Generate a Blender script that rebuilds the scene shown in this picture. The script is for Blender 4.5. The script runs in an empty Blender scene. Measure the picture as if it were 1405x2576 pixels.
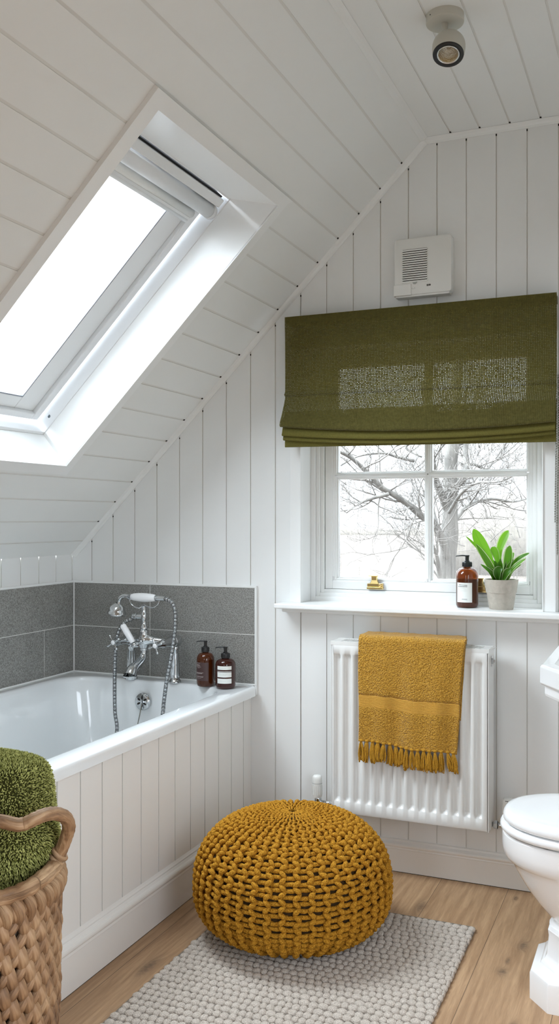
import bpy, bmesh, math, random
from mathutils import Vector, Matrix, noise
R = random.Random(7)
PI = math.pi
scene = bpy.context.scene
COL = scene.collection
# ------------------------------------------------------------------ camera
YAW, F, HZ, CH = 0.39946, 2308.8, 1304.9, 1.25
cd = bpy.data.cameras.new('camera'); cam = bpy.data.objects.new('camera', cd); COL.objects.link(cam)
cam.location = (0, 0, CH); cam.rotation_euler = (PI/2, 0, YAW)
cd.sensor_fit = 'VERTICAL'; cd.sensor_height = 36; cd.sensor_width = 36*1405/2576
cd.lens = F/2576*36; cd.shift_y = (HZ-1288)/2576; cd.clip_start = 0.02; cd.clip_end = 500
scene.camera = cam
FW = Vector((-math.sin(YAW), math.cos(YAW), 0)); RT = Vector((math.cos(YAW), math.sin(YAW), 0)); UP = Vector((0, 0, 1))
def at(px, py, Y):
    r = FW + RT*((px-702.5)/F) + UP*((HZ-py)/F)
    return Vector((0, 0, CH)) + r*(Y/r.y)
# ------------------------------------------------------------------ materials
def lin(c):
    if isinstance(c, str):
        c = [int(c[i:i+2], 16)/255 for i in (0, 2, 4)]
    else: c = [v/255 for v in c]
    return tuple(v/12.92 if v <= .04045 else ((v+.055)/1.055)**2.4 for v in c) + (1,)
class NT:
    def __init__(s, m): s.m = m; s.t = m.node_tree
    def n(s, typ, **kw):
        nd = s.t.nodes.new(typ)
        for k, v in kw.items():
            if k.startswith('i_'):
                k = k[2:]; nd.inputs[int(k) if k.isdigit() else k.replace('_', ' ')].default_value = v
            else: setattr(nd, k, v)
        return nd
    def l(s, a, b): s.t.links.new(a, b)
def pmat(name, col, rough=.5, metal=0, bump=None, spec=.5, coat=0, trans=0, ior=1.5, var=None, alpha=None):
    """bump=(scale, strength, distance[, stretch]) var=(scale, amount)"""
    m = bpy.data.materials.new(name); m.use_nodes = True; t = NT(m)
    b = m.node_tree.nodes['Principled BSDF']
    b.inputs['Base Color'].default_value = lin(col); b.inputs['Roughness'].default_value = rough
    b.inputs['Metallic'].default_value = metal; b.inputs['Specular IOR Level'].default_value = spec
    b.inputs['Coat Weight'].default_value = coat; b.inputs['Transmission Weight'].default_value = trans; b.inputs['IOR'].default_value = ior
    if bump or var: tc = t.n('ShaderNodeTexCoord')
    if bump:
        mp = t.n('ShaderNodeMapping'); t.l(tc.outputs['UV' if len(bump) > 4 and bump[4] == 'uv' else 'Object'], mp.inputs['Vector'])
        if len(bump) > 3: mp.inputs['Scale'].default_value = bump[3]
        nz = t.n('ShaderNodeTexNoise', i_Scale=bump[0], i_Detail=3.0); t.l(mp.outputs[0], nz.inputs['Vector'])
        bp = t.n('ShaderNodeBump', i_Strength=bump[1], i_Distance=bump[2]); t.l(nz.outputs['Fac'], bp.inputs['Height'])
        t.l(bp.outputs[0], b.inputs['Normal'])
    if var:
        nz = t.n('ShaderNodeTexNoise', i_Scale=var[0], i_Detail=4.0)
        if bump: t.l(mp.outputs[0], nz.inputs['Vector'])
        else: t.l(tc.outputs['Object'], nz.inputs['Vector'])
        mx = t.n('ShaderNodeMix', data_type='RGBA', blend_type='MIX')
        c = lin(col); k = var[1]
        mx.inputs[6].default_value = (c[0]*(1-k), c[1]*(1-k), c[2]*(1-k), 1)
        mx.inputs[7].default_value = (min(1, c[0]*(1+k)), min(1, c[1]*(1+k)), min(1, c[2]*(1+k)), 1)
        rp = t.n('ShaderNodeMapRange'); rp.inputs[1].default_value = .3; rp.inputs[2].default_value = .7
        t.l(nz.outputs['Fac'], rp.inputs[0]); t.l(rp.outputs[0], mx.inputs[0]); t.l(mx.outputs[2], b.inputs['Base Color'])
    return m
M = {}
M['wall'] = pmat('white_wall_paint', (233, 234, 233), .42, bump=(60, .06, .002))
M['ceil'] = pmat('white_ceiling_paint', (232, 233, 231), .45, bump=(50, .06, .002))
M['trim'] = pmat('white_gloss_paint', (236, 237, 236), .28, bump=(35, .04, .002))
M['panelw'] = pmat('panel_paint', (233, 231, 227), .4, bump=(50, .05, .002))
M['groove'] = pmat('groove_paint', (222, 221, 217), .6)
M['bath'] = pmat('bath_enamel', (236, 239, 240), .08, coat=.6)
M['ceramic'] = pmat('white_ceramic', (238, 239, 240), .06, coat=.5)
M['plastic'] = pmat('white_plastic', (228, 228, 224), .35)
M['greyplastic'] = pmat('cream_plastic', (196, 193, 182), .45)
M['chrome'] = pmat('chrome', (205, 208, 210), .07, metal=1)
M['chain'] = pmat('chain_metal', (150, 148, 140), .3, metal=1)
M['brass'] = pmat('brass', (224, 196, 132), .22, metal=1)
M['black'] = pmat('black_plastic', (24, 24, 25), .38)
M['blackgap'] = pmat('black_gap_shade', (16, 16, 16), .7)  # black colour stands in for shade in the groove at the skylight head
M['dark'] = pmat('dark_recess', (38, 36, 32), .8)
M['alu'] = pmat('skylight_lacquer', (226, 228, 229), .3)
M['alugrey'] = pmat('grey_gasket', (138, 142, 150), .4)
M['screw'] = pmat('grey_screw', (104, 112, 116), .35, metal=.6)
M['grout'] = pmat('white_grout', (222, 222, 218), .6)
M['radiator'] = pmat('radiator_enamel', (226, 226, 224), .22)
M['label'] = pmat('paper_label', (226, 228, 224), .55)
M['labeldark'] = pmat('brown_label', (66, 44, 42), .4)
M['ink'] = pmat('ink', (40, 40, 40), .6)
M['inkwhite'] = pmat('white_ink', (205, 195, 190), .6)
M['inkgrey'] = pmat('grey_ink', (170, 172, 168), .6)
M['pot'] = pmat('stone_pot', (176, 168, 156), .75, bump=(220, .5, .002), var=(60, .10))
M['soil'] = pmat('soil', (60, 48, 38), .95, bump=(200, 1, .004))
M['lining'] = pmat('added_pale_lining', (206, 202, 194), .9, bump=(300, .3, .001))  # pale basket lining, added to stand in for the white bath panel behind
M['towelm'] = None
M['bark'] = pmat('bark', (80, 77, 73), .9, bump=(12, 1, .03, (1, 1, .25)), var=(14, .5))
M['twig'] = pmat('twig_bark', (84, 80, 76), .9)
M['hedge'] = pmat('far_hedge', (82, 77, 71), 1, var=(3, .3))
M['reed'] = pmat('reed', (120, 108, 92), .95)
# ------------------------------------------------------------------ mesh builder
class MB:
    def __init__(s): s.v = []; s.f = []; s.m = []; s.uv = {}; s.sm = []
    def quad(s, pts, mi=0, smooth=False):
        b = len(s.v); s.v += [tuple(p) for p in pts]; s.f.append(tuple(range(b, b+len(pts)))); s.m.append(mi); s.sm.append(smooth)
    def box(s, x0, x1, y0, y1, z0, z1, mi=0, fn=None):
        P = [(x0,y0,z0),(x1,y0,z0),(x1,y1,z0),(x0,y1,z0),(x0,y0,z1),(x1,y0,z1),(x1,y1,z1),(x0,y1,z1)]
        if fn: P = [tuple(fn(*p)) for p in P]
        b = len(s.v); s.v += P
        for f in ((0,3,2,1),(4,5,6,7),(0,1,5,4),(1,2,6,5),(2,3,7,6),(3,0,4,7)):
            s.f.append(tuple(b+i for i in f)); s.m.append(mi); s.sm.append(False)
    def tube(s, pts, r, n=8, mi=0, caps=True, closed=False, rf=None, squash=None):
        pts = [Vector(p) for p in pts]; N = len(pts)
        rs = r if isinstance(r, (list, tuple)) else [r]*N
        tan = []
        for i in range(N):
            if closed: d = pts[(i+1) % N]-pts[i-1]
            else: d = pts[min(i+1, N-1)]-pts[max(i-1, 0)]
            tan.append(d.normalized() if d.length > 1e-9 else Vector((0, 0, 1)))
        t0 = tan[0]; a = Vector((0, 0, 1)) if abs(t0.z) < .9 else Vector((1, 0, 0))
        u = t0.cross(a).normalized(); b0 = len(s.v); dist = 0
        for i in range(N):
            if i:
                ax = tan[i-1].cross(tan[i])
                if ax.length > 1e-7: u = Matrix.Rotation(tan[i-1].angle(tan[i]), 3, ax.normalized()) @ u
                u = (u - tan[i]*u.dot(tan[i])).normalized(); dist += (pts[i]-pts[i-1]).length
            w = tan[i].cross(u)
            for k in range(n):
                an = 2*PI*k/n; rr = rs[i]*(rf(dist, an) if rf else 1)
                q = pts[i]+u*(math.cos(an)*rr)+w*(math.sin(an)*rr*(squash or 1))
                s.uv[len(s.v)] = (k/n, dist); s.v.append(tuple(q))
        L = N if closed else N-1
        for i in range(L):
            for k in range(n):
                j = (i+1) % N
                s.f.append((b0+i*n+k, b0+i*n+(k+1) % n, b0+j*n+(k+1) % n, b0+j*n+k)); s.m.append(mi); s.sm.append(True)
        if caps and not closed:
            s.f.append(tuple(b0+k for k in range(n))[::-1]); s.m.append(mi); s.sm.append(False)
            s.f.append(tuple(b0+(N-1)*n+k for k in range(n))); s.m.append(mi); s.sm.append(False)
    def lathe(s, prof, c=(0,0,0), n=32, ax=None, mi=0, a0=0, a1=2*PI, smooth=True):
        c = Vector(c); q = Vector((0, 0, 1)).rotation_difference(Vector(ax).normalized()) if ax else None
        full = abs(a1-a0-2*PI) < 1e-6; cols = n if full else n+1; b0 = len(s.v)
        for (r, z) in prof:
            for k in range(cols):
                an = a0+(a1-a0)*k/n; p = Vector((r*math.cos(an), r*math.sin(an), z))
                if q: p = q @ p
                s.v.append(tuple(c+p))
        for i in range(len(prof)-1):
            for k in range(n):
                k2 = (k+1) % cols if full else k+1
                s.f.append((b0+i*cols+k, b0+i*cols+k2, b0+(i+1)*cols+k2, b0+(i+1)*cols+k)); s.m.append(mi); s.sm.append(smooth)
    def loft(s, rings, mi=0, cap0=False, cap1=False, smooth=True, closed=True):
        n = len(rings[0]); b0 = len(s.v)
        for r_ in rings: s.v += [tuple(p) for p in r_]
        for i in range(len(rings)-1):
            for k in range(n if closed else n-1):
                s.f.append((b0+i*n+k, b0+i*n+(k+1) % n, b0+(i+1)*n+(k+1) % n, b0+(i+1)*n+k)); s.m.append(mi); s.sm.append(smooth)
        if cap0: s.f.append(tuple(b0+k for k in range(n))[::-1]); s.m.append(mi); s.sm.append(False)
        if cap1: s.f.append(tuple(b0+(len(rings)-1)*n+k for k in range(n))); s.m.append(mi); s.sm.append(False)
    def sphere(s, c, r, nu=10, nv=6, mi=0, sc=(1,1,1)):
        pr = [(max(1e-5, math.sin(PI*i/nv))*r, -math.cos(PI*i/nv)*r) for i in range(nv+1)]
        b = len(s.v); s.lathe(pr, (0,0,0), nu, mi=mi)
        for i in range(b, len(s.v)):
            x, y, z = s.v[i]; s.v[i] = (c[0]+x*sc[0], c[1]+y*sc[1], c[2]+z*sc[2])
    def build(s, name, mats, parent=None, loc=(0,0,0), bevel=None, sub=0, merge=False, sharp=None, solid=None, seg=2):
        me = bpy.data.meshes.new(name)
        if parent is not None:
            o_ = parent
            loc = Vector(parent['_o'])
        else: loc = Vector(loc)
        me.from_pydata([(x-loc.x, y-loc.y, z-loc.z) for x, y, z in s.v], [], s.f)
        for m in (mats if isinstance(mats, (list, tuple)) else [mats]): me.materials.append(m)
        me.polygons.foreach_set('material_index', s.m); me.polygons.foreach_set('use_smooth', s.sm)
        if s.uv:
            ul = me.uv_layers.new(name='UVMap')
            vi = [0]*len(me.loops); me.loops.foreach_get('vertex_index', vi)
            flat = []
            for i in vi: flat += s.uv.get(i, (0, 0))
            ul.data.foreach_set('uv', flat)
        me.update()
        if merge:
            bm = bmesh.new(); bm.from_mesh(me); bmesh.ops.remove_doubles(bm, verts=bm.verts, dist=merge if isinstance(merge, float) else 1e-5)
            bmesh.ops.recalc_face_normals(bm, faces=bm.faces); bm.to_mesh(me); bm.free()
        if sharp: me.set_sharp_from_angle(angle=math.radians(sharp))
        o = bpy.data.objects.new(name, me); COL.objects.link(o)
        if parent is not None: o.parent = parent
        else: o.location = loc
        o['_o'] = tuple(loc)
        if solid:
            md = o.modifiers.new('solid', 'SOLIDIFY'); md.thickness = solid; md.offset = 0
        if bevel:
            md = o.modifiers.new('bevel', 'BEVEL'); md.width = bevel; md.segments = seg; md.limit_method = 'ANGLE'; md.angle_limit = math.radians(35)
            md.harden_normals = False
        if sub:
            md = o.modifiers.new('sub', 'SUBSURF'); md.levels = sub; md.render_levels = sub
        return o
def thing(name, label, cat, loc=(0,0,0), group=None):
    o = bpy.data.objects.new(name, None); COL.objects.link(o); o.location = loc; o['_o'] = tuple(loc)
    o.empty_display_size = .05; o['label'] = label; o['category'] = cat
    if group: o['group'] = group
    return o
def tag(o, label, cat, group=None):
    o['label'] = label; o['category'] = cat
    if group: o['group'] = group
    return o
def struct(o): o['kind'] = 'structure'; return o
def sempty(name, loc=(0,0,0)):
    o = bpy.data.objects.new(name, None); COL.objects.link(o); o.location = loc; o['_o'] = tuple(loc); o['kind'] = 'structure'; o.empty_display_size = .05; return o
def spline(pts, n=8):
    P = [Vector(p) for p in pts]; out = []
    for i in range(len(P)-1):
        p0 = P[max(i-1, 0)]; p1 = P[i]; p2 = P[i+1]; p3 = P[min(i+2, len(P)-1)]
        for k in range(n):
            t = k/n
            out.append(.5*((2*p1)+(-p0+p2)*t+(2*p0-5*p1+4*p2-p3)*t*t+(-p0+3*p1-3*p2+p3)*t**3))
    out.append(P[-1]); return out
# ------------------------------------------------------------------ room shell
XL, XR, YW, YB = -2.265, .36, 3.17, -.75
ZC, XC = 2.583, -.783
SQ = math.sqrt(.5)
VEND = (XC-XL)/SQ
def S(Y, v, t=0):
    return Vector((XC - v*SQ - t*SQ, Y, ZC - v*SQ + t*SQ))
def grooved(fn, u0, u1, wlo, whi, grooves, gw, gd, holes=(), extra=()):
    """board lining: long boards along w, grooves at u; fn(u,w,d)->point, d = depth into the wall"""
    mb = MB(); br = {u0, u1}
    G = [(g-gw/2, g+gw/2) for g in grooves if u0 < g-gw/2 and g+gw/2 < u1]
    for a, b in G: br |= {a, b}
    for h in holes: br |= {h[0], h[1]}
    for e in extra: br.add(e)
    br = sorted(b for b in br if u0 <= b <= u1)
    for a, b in zip(br, br[1:]):
        if b-a < 1e-6: continue
        mid = (a+b)/2; ing = any(g0 < mid < g1 for g0, g1 in G); d = gd if ing else 0
        spans = [(wlo(a), wlo(b), whi(a), whi(b))]
        for h in holes:
            if h[0] < mid < h[1]:
                new = []
                for sp in spans: new += [(sp[0], sp[1], h[2], h[2]), (h[3], h[3], sp[2], sp[3])]
                spans = new
        for l0, l1, h0, h1 in spans:
            mb.quad([fn(a, l0, d), fn(b, l1, d), fn(b, h1, d), fn(a, h0, d)], 1 if ing else 0)
            if ing:
                mb.quad([fn(a, l0, 0), fn(a, l0, d), fn(a, h0, d), fn(a, h0, 0)], 1)
                mb.quad([fn(b, l1, d), fn(b, l1, 0), fn(b, h1, 0), fn(b, h1, d)], 1)
    return mb
WX0, WX1, WZ0, WZ1 = -1.251, -.381, .94, 1.875
kz = lambda c: (lambda u: c)
topz = lambda x: min(ZC, ZC+(x-XC))
gx = [-2.173+.10228*k for k in range(25)]
mb = grooved(lambda u, w, d: (u, YW+d, w), XL, XR, kz(0), topz, gx, .0036, .0035, [(WX0, WX1, WZ0-.012, WZ1)], [XC])
# window reveal faces
Y2 = YW+.19
for a, b in (((WX0, WZ0-.012), (WX0, WZ1)), ((WX0, WZ1), (WX1, WZ1)), ((WX1, WZ1), (WX1, WZ0-.012)), ((WX1, WZ0-.012), (WX0, WZ0-.012))):
    mb.quad([(a[0], YW, a[1]), (a[0], Y2, a[1]), (b[0], Y2, b[1]), (b[0], YW, b[1])])
struct(mb.build('wall_end', [M['wall'], M['groove']]))
# left knee wall
gy = [2.944-.1095*k for k in range(-2, 36)]
mb = grooved(lambda u, w, d: (XL-d, u, w), YB, YW, kz(0), kz(ZC-(XC-XL)), gy, .0045, .003)
struct(mb.build('wall_left', [M['wall'], M['groove']]))
BH = (-1.1, -.6, .8, 1.7)
RH_ = (.35, 1.35, .6, 1.65)      # unseen bare openings behind and beside the camera, added for fill light
# right and back walls (behind and beside the camera)
mb = grooved(lambda u, w, d: (XR+d, u, w), YB, YW, kz(0), kz(ZC), [YW-.06-.1023*k for k in range(38)], .0042, .006, [RH_])
struct(mb.build('wall_right', [M['wall'], M['groove']]))
mb = grooved(lambda u, w, d: (u, YB-d, w), XL, XR, kz(0), topz, [-2.173+.10228*k for k in range(25)], .0042, .006, [BH], [XC])
struct(mb.build('wall_back', [M['wall'], M['groove']]))
# sloping ceiling with the skylight hole
SK = (1.910, 2.658, .490, 1.622)      # Y0,Y1,v0,v1
gv = [.1118*k for k in range(1, 19)]
mb = grooved(lambda u, w, d: S(w, u, d), 0, VEND, kz(YB), kz(YW), gv, .007, .0022, [(SK[2], SK[3], SK[0], SK[1])])
struct(mb.build('ceiling_slope', [M['ceil'], M['groove']]))
gc = [-.689+.1005*k for k in range(0, 11)]
mb = grooved(lambda u, w, d: (u, w, ZC+d), XC, XR, kz(YB), kz(YW), gc, .006, .0025)
struct(mb.build('ceiling', [M['ceil'], M['groove']]))
# cover strips
mb = MB()
def strip_quad(mb, p0, p1, w1, w2):
    """triangular bead along p0-p1: offsets w1 and w2 from the corner line"""
    p0, p1, w1, w2 = Vector(p0), Vector(p1), Vector(w1), Vector(w2)
    a = [w1, w1*.75+w2*.45, w1*.45+w2*.75, w2]
    for i in range(3): mb.quad([p0+a[i], p1+a[i], p1+a[i+1], p0+a[i+1]])
e = .0008
strip_quad(mb, S(YW-e, 0), S(YW-e, VEND), Vector((0, -.015, 0)), Vector((SQ*.018, 0, -SQ*.018)))
o = struct(mb.build('trim_1', M['ceil']))
mb = MB(); strip_quad(mb, (XC-.01, YW-e, ZC-e), (XR, YW-e, ZC-e), (0, -.018, 0), (0, 0, -.018))
struct(mb.build('trim_2', M['ceil']))
mb = MB(); strip_quad(mb, (XC, YB, ZC-e), (XC, YW, ZC-e), (.012, 0, 0), (-.012*SQ*1.4, 0, -.012))
struct(mb.build('trim_3', M['ceil']))
# dark board-end gaps just under the cover strip
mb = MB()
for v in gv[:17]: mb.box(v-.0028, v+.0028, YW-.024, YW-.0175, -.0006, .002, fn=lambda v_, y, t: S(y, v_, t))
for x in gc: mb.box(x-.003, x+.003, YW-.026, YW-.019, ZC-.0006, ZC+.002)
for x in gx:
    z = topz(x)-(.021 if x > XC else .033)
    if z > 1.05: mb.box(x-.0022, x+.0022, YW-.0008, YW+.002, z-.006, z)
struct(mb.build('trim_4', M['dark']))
# skylight casing: mitred flat boards standing proud of the slope
mb = MB(); cw, ch = .040, .013
y0, y1, v0, v1 = SK
def prism(mb, pts, t0, t1, mi=0):
    A = [S(p[0], p[1], t0) for p in pts]; B = [S(p[0], p[1], t1) for p in pts]; n = len(pts)
    mb.quad(A[::-1], mi); mb.quad(B, mi)
    for i in range(n): mb.quad([A[i], A[(i+1) % n], B[(i+1) % n], B[i]], mi)
prism(mb, [(y0, v0), (y1, v0), (y1+cw, v0-cw), (y0-cw-.008, v0-cw)], -ch, .001)
prism(mb, [(y0, v0), (y0-cw-.008, v0-cw), (y0-cw-.008, v1+cw), (y0, v1)], -ch, .001)
prism(mb, [(y1, v0), (y1, v1), (y1+cw, v1+cw), (y1+cw, v0-cw)], -.004, .001)
prism(mb, [(y0, v1), (y0-cw, v1+cw), (y1+cw, v1+cw), (y1, v1)], -.004, .001)
struct(mb.build('trim_5', M['trim'], bevel=.0012))
# ------------------------------------------------------------------ floor
def wood():
    m = bpy.data.materials.new('oak_floor'); m.use_nodes = True; t = NT(m); b = m.node_tree.nodes['Principled BSDF']
    b.inputs['Roughness'].default_value = .5
    tc = t.n('ShaderNodeTexCoord'); sp = t.n('ShaderNodeSeparateXYZ'); t.l(tc.outputs['Object'], sp.inputs[0])
    # knots warp the grain
    def math_(op, a, b_=None, c=None):
        nd = t.n('ShaderNodeMath', operation=op)
        for i, x in enumerate((a, b_, c)):
            if x is None: continue
            if isinstance(x, (int, float)): nd.inputs[i].default_value = x
            else: t.l(x, nd.inputs[i])
        return nd.outputs[0]
    ux = math_('DIVIDE', math_('ADD', sp.outputs[0], .493+.227*12), .227)
    pl = math_('FLOOR', ux); fr = math_('FRACT', ux)
    knots = None
    K = [(-1.334, 2.216, .016, .055), (-.388, 2.75, .013, .03), (-.419, 2.571, .014, .022), (-.415, 2.64, .006, .018), (-.46, 3.086, .008, .02), (-.733, 2.90, .016, .05), (-.35, 2.30, .01, .03), (-.62, 2.45, .008, .02)]
    for kx, ky, rx, ry in K:
        a = math_('DIVIDE', math_('SUBTRACT', sp.outputs[0], kx), rx); c = math_('DIVIDE', math_('SUBTRACT', sp.outputs[1], ky), ry)
        d2 = math_('ADD', math_('MULTIPLY', a, a), math_('MULTIPLY', c, c))
        g = math_('POWER', 2.718, math_('MULTIPLY', d2, -1.0))
        knots = g if knots is None else math_('ADD', knots, g)
    cb = t.n('ShaderNodeCombineXYZ')
    t.l(math_('ADD', math_('MULTIPLY', sp.outputs[0], 55), math_('MULTIPLY', knots, 1.6)), cb.inputs[0])
    t.l(math_('ADD', math_('MULTIPLY', sp.outputs[1], 3.0), math_('MULTIPLY', pl, 7.3)), cb.inputs[1]); t.l(pl, cb.inputs[2])
    n1 = t.n('ShaderNodeTexNoise', i_Scale=1.0, i_Detail=5.0, i_Roughness=.6, i_Distortion=.6); t.l(cb.outputs[0], n1.inputs['Vector'])
    n2 = t.n('ShaderNodeTexNoise', i_Scale=9.0, i_Detail=3.0); mp = t.n('ShaderNodeMapping'); mp.inputs['Scale'].default_value = (60, 3, 1)
    t.l(tc.outputs['Object'], mp.inputs[0]); t.l(mp.outputs[0], n2.inputs['Vector'])
    wn = t.n('ShaderNodeTexWhiteNoise', noise_dimensions='1D'); t.l(pl, wn.inputs['W'])
    cr = t.n('ShaderNodeValToRGB'); t.l(n1.outputs['Fac'], cr.inputs[0])
    cr.color_ramp.elements[0].position = .3; cr.color_ramp.elements[0].color = lin((150, 116, 84))
    cr.color_ramp.elements[1].position = .72; cr.color_ramp.elements[1].color = lin((192, 158, 122))
    mx = t.n('ShaderNodeMix', data_type='RGBA', blend_type='MULTIPLY'); mx.inputs[0].default_value = .35
    t.l(cr.outputs[0], mx.inputs[6]); t.l(n2.outputs['Fac'], mx.inputs[7])
    mk = t.n('ShaderNodeMix', data_type='RGBA'); nk = t.n('ShaderNodeTexNoise', i_Scale=90.0, i_Detail=3.0); t.l(tc.outputs['Object'], nk.inputs['Vector'])
    kk = math_('MULTIPLY', knots, math_('ADD', nk.outputs['Fac'], .15)); kc = t.n('ShaderNodeClamp'); t.l(kk, kc.inputs[0])
    t.l(kc.outputs[0], mk.inputs[0]); t.l(mx.outputs[2], mk.inputs[6]); mk.inputs[7].default_value = lin((72, 58, 46))
    hs = t.n('ShaderNodeHueSaturation'); t.l(mk.outputs[2], hs.inputs['Color'])
    t.l(math_('ADD', math_('MULTIPLY', wn.outputs['Value'], .12), 1.12), hs.inputs['Value'])
    gap = math_('LESS_THAN', math_('ABSOLUTE', math_('SUBTRACT', fr, .5)), .4965)
    mg = t.n('ShaderNodeMix', data_type='RGBA'); t.l(gap, mg.inputs[0]); mg.inputs[6].default_value = lin((92, 70, 50)); t.l(hs.outputs[0], mg.inputs[7])
    t.l(mg.outputs[2], b.inputs['Base Color'])
    bp = t.n('ShaderNodeBump', i_Strength=.25, i_Distance=.001); t.l(n2.outputs['Fac'], bp.inputs['Height']); t.l(bp.outputs[0], b.inputs['Normal'])
    return m
M['wood'] = wood()
mb = MB(); mb.box(XL-.05, XR+.05, YB-.05, YW+.03, -.04, 0)
struct(mb.build('floor', M['wood']))
# ------------------------------------------------------------------ skirtings
def run_profile(mb, prof, a, b, outward):
    """prof: (out, z) list; a,b: 2D points"""
    a = Vector(a+(0,)); b = Vector(b+(0,)); o_ = Vector(outward+(0,))
    for (d0, z0), (d1, z1) in zip(prof, prof[1:]):
        mb.quad([a+o_*d0+UP*z0, b+o_*d0+UP*z0, b+o_*d1+UP*z1, a+o_*d1+UP*z1], 0, False)
def arc(cx, cz, r, a0, a1, n=6): return [(cx+r*math.cos(math.radians(a0+(a1-a0)*i/n)), cz+r*math.sin(math.radians(a0+(a1-a0)*i/n))) for i in range(n+1)]
sk = [(.015, .002), (.015, .080), (.0165, .082)] + arc(.0100, .094, .0085, -60, 75) + [(.0075, .106)] + [(.006, .112), (0, .114)]
mb = MB(); run_profile(mb, sk, (-1.44, YW), (XR, YW), (0, -1))
mb.quad([(-1.44, YW-.0145, 0), (XR, YW-.0145, 0), (XR, YW-.012, .003), (-1.44, YW-.012, .003)], 1)
struct(mb.build('baseboard_end', [M['panelw'], M['dark']]))
# ------------------------------------------------------------------ tiles
def tilemat():
    m = pmat('grey_speckled_tile', (126, 125, 121), .5); t = NT(m); b = m.node_tree.nodes['Principled BSDF']
    tc = t.n('ShaderNodeTexCoord')
    n1 = t.n('ShaderNodeTexNoise', i_Scale=260.0, i_Detail=2.0); n2 = t.n('ShaderNodeTexNoise', i_Scale=6.0, i_Detail=3.0); n3 = t.n('ShaderNodeTexVoronoi', i_Scale=190.0)
    for n_ in (n1, n2, n3): t.l(tc.outputs['Object'], n_.inputs['Vector'])
    cr = t.n('ShaderNodeValToRGB'); t.l(n1.outputs['Fac'], cr.inputs[0]); e_ = cr.color_ramp.elements
    e_[0].position = .32; e_[0].color = lin((108, 106, 102)); e_[1].position = .66; e_[1].color = lin((162, 161, 157))
    c2 = t.n('ShaderNodeValToRGB'); t.l(n3.outputs['Distance'], c2.inputs[0]); c2.color_ramp.elements[0].position = .12; c2.color_ramp.elements[0].color = (1, 1, 1, 1)
    c2.color_ramp.elements[1].position = .2; c2.color_ramp.elements[1].color = (0, 0, 0, 1)
    mx = t.n('ShaderNodeMix', data_type='RGBA'); sc_ = t.n('ShaderNodeMath', operation='MULTIPLY'); sc_.inputs[1].default_value = .35; t.l(c2.outputs[0], sc_.inputs[0])
    t.l(sc_.outputs[0], mx.inputs[0]); t.l(cr.outputs[0], mx.inputs[6]); mx.inputs[7].default_value = lin((196, 190, 178))
    m3 = t.n('ShaderNodeMix', data_type='RGBA', blend_type='MULTIPLY'); m3.inputs[0].default_value = .3; t.l(mx.outputs[2], m3.inputs[6]); t.l(n2.outputs['Color'], m3.inputs[7])
    g_ = t.n('ShaderNodeRGBToBW'); t.l(n2.outputs['Color'], g_.inputs[0]); ad = t.n('ShaderNodeMath', operation='ADD'); ad.inputs[1].default_value = .45; t.l(g_.outputs[0], ad.inputs[0])
    t.l(ad.outputs[0], m3.inputs[7]); t.l(m3.outputs[2], b.inputs['Base Color'])
    bp = t.n('ShaderNodeBump', i_Strength=.25, i_Distance=.001); t.l(n1.outputs['Fac'], bp.inputs['Height']); t.l(bp.outputs[0], b.inputs['Normal'])
    return m
M['tile'] = tilemat()
ZB = .62
mb = MB(); YT = YW-.009; g = .0015
for x0, x1 in ((XL+.012, -1.893), (-1.893, -1.436)):
    for z0, z1 in ((ZB-.01, .811), (.811, .988)): mb.box(x0+g, x1-g, YT, YW+.001, z0+g, z1-g)
mb.box(XL, -1.436, YT+.0012, YW+.002, ZB-.02, .99, 1)
struct(mb.build('wall_tiling_end', [M['tile'], M['grout']], bevel=.0006))
mb = MB(); XT = XL+.009
for y0_, y1_, z0, z1 in ((YB, 2.36, .811, .988), (2.36, YT, .811, .988), (2.36, 2.968, ZB-.01, .811), (2.968, YT, ZB-.01, .811), (YB, 2.36, ZB-.01, .811)):
    mb.box(XL-.001, XT, y0_+g, y1_-g, z0+g, z1-g)
mb.box(XL-.002, XT-.0012, YB, YT, ZB-.02, .99, 1)
struct(mb.build('wall_tiling_left', [M['tile'], M['grout']], bevel=.0006))
mb = MB()
mb.box(XT+.002, -1.428, YT-.002, YW, .988, .996); mb.box(-1.436, -1.428, YT-.002, YW, ZB-.035, .9879); mb.box(XL-.001, XT+.002, YB, YT, .988, .996)
mb.box(XT-.002, XT+.002, YT-.002, YT+.002, ZB, .99)
# silicone bead
mb.tube([(XT, YB, ZB+.002), (XT, YT, ZB+.002), (-1.43, YT, ZB+.002)], .0035, 6)
struct(mb.build('trim_6', M['trim'], bevel=.001))
# ------------------------------------------------------------------ bath
def rrect(x0, x1, y0, y1, r, n=8):
    pts = []
    for cx, cy, a in ((x1-r[0], y1-r[0], 0), (x0+r[1], y1-r[1], 90), (x0+r[2], y0+r[2], 180), (x1-r[3], y0+r[3], 270)):
        rr = r[len(pts)//(n+1)]
        pts += [(cx+rr*math.cos(math.radians(a+90*i/n)), cy+rr*math.sin(math.radians(a+90*i/n))) for i in range(n+1)]
    return pts
bx0, bx1, by0, by1 = XT+.001, -1.425, 1.42, YT-.001
tub = thing('bathtub', 'white built-in bath with a boarded side panel below the grey tiles', 'bathtub', (-1.85, 2.3, 0))
mb = MB()
def ring(pts, z): return [(x, y, z) for x, y in pts]
N8 = 10
outer = lambda d, z: ring(rrect(bx0, bx1-d, by0+d, by1, (.02, .005, .02, .02), N8), z)
inn = lambda d, z, r=.13, ex=0: ring(rrect(-2.208+d, -1.502-d, 1.50+d+ex, 3.088-d*.6, (r*1.25, r, r, r), N8), z)
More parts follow.
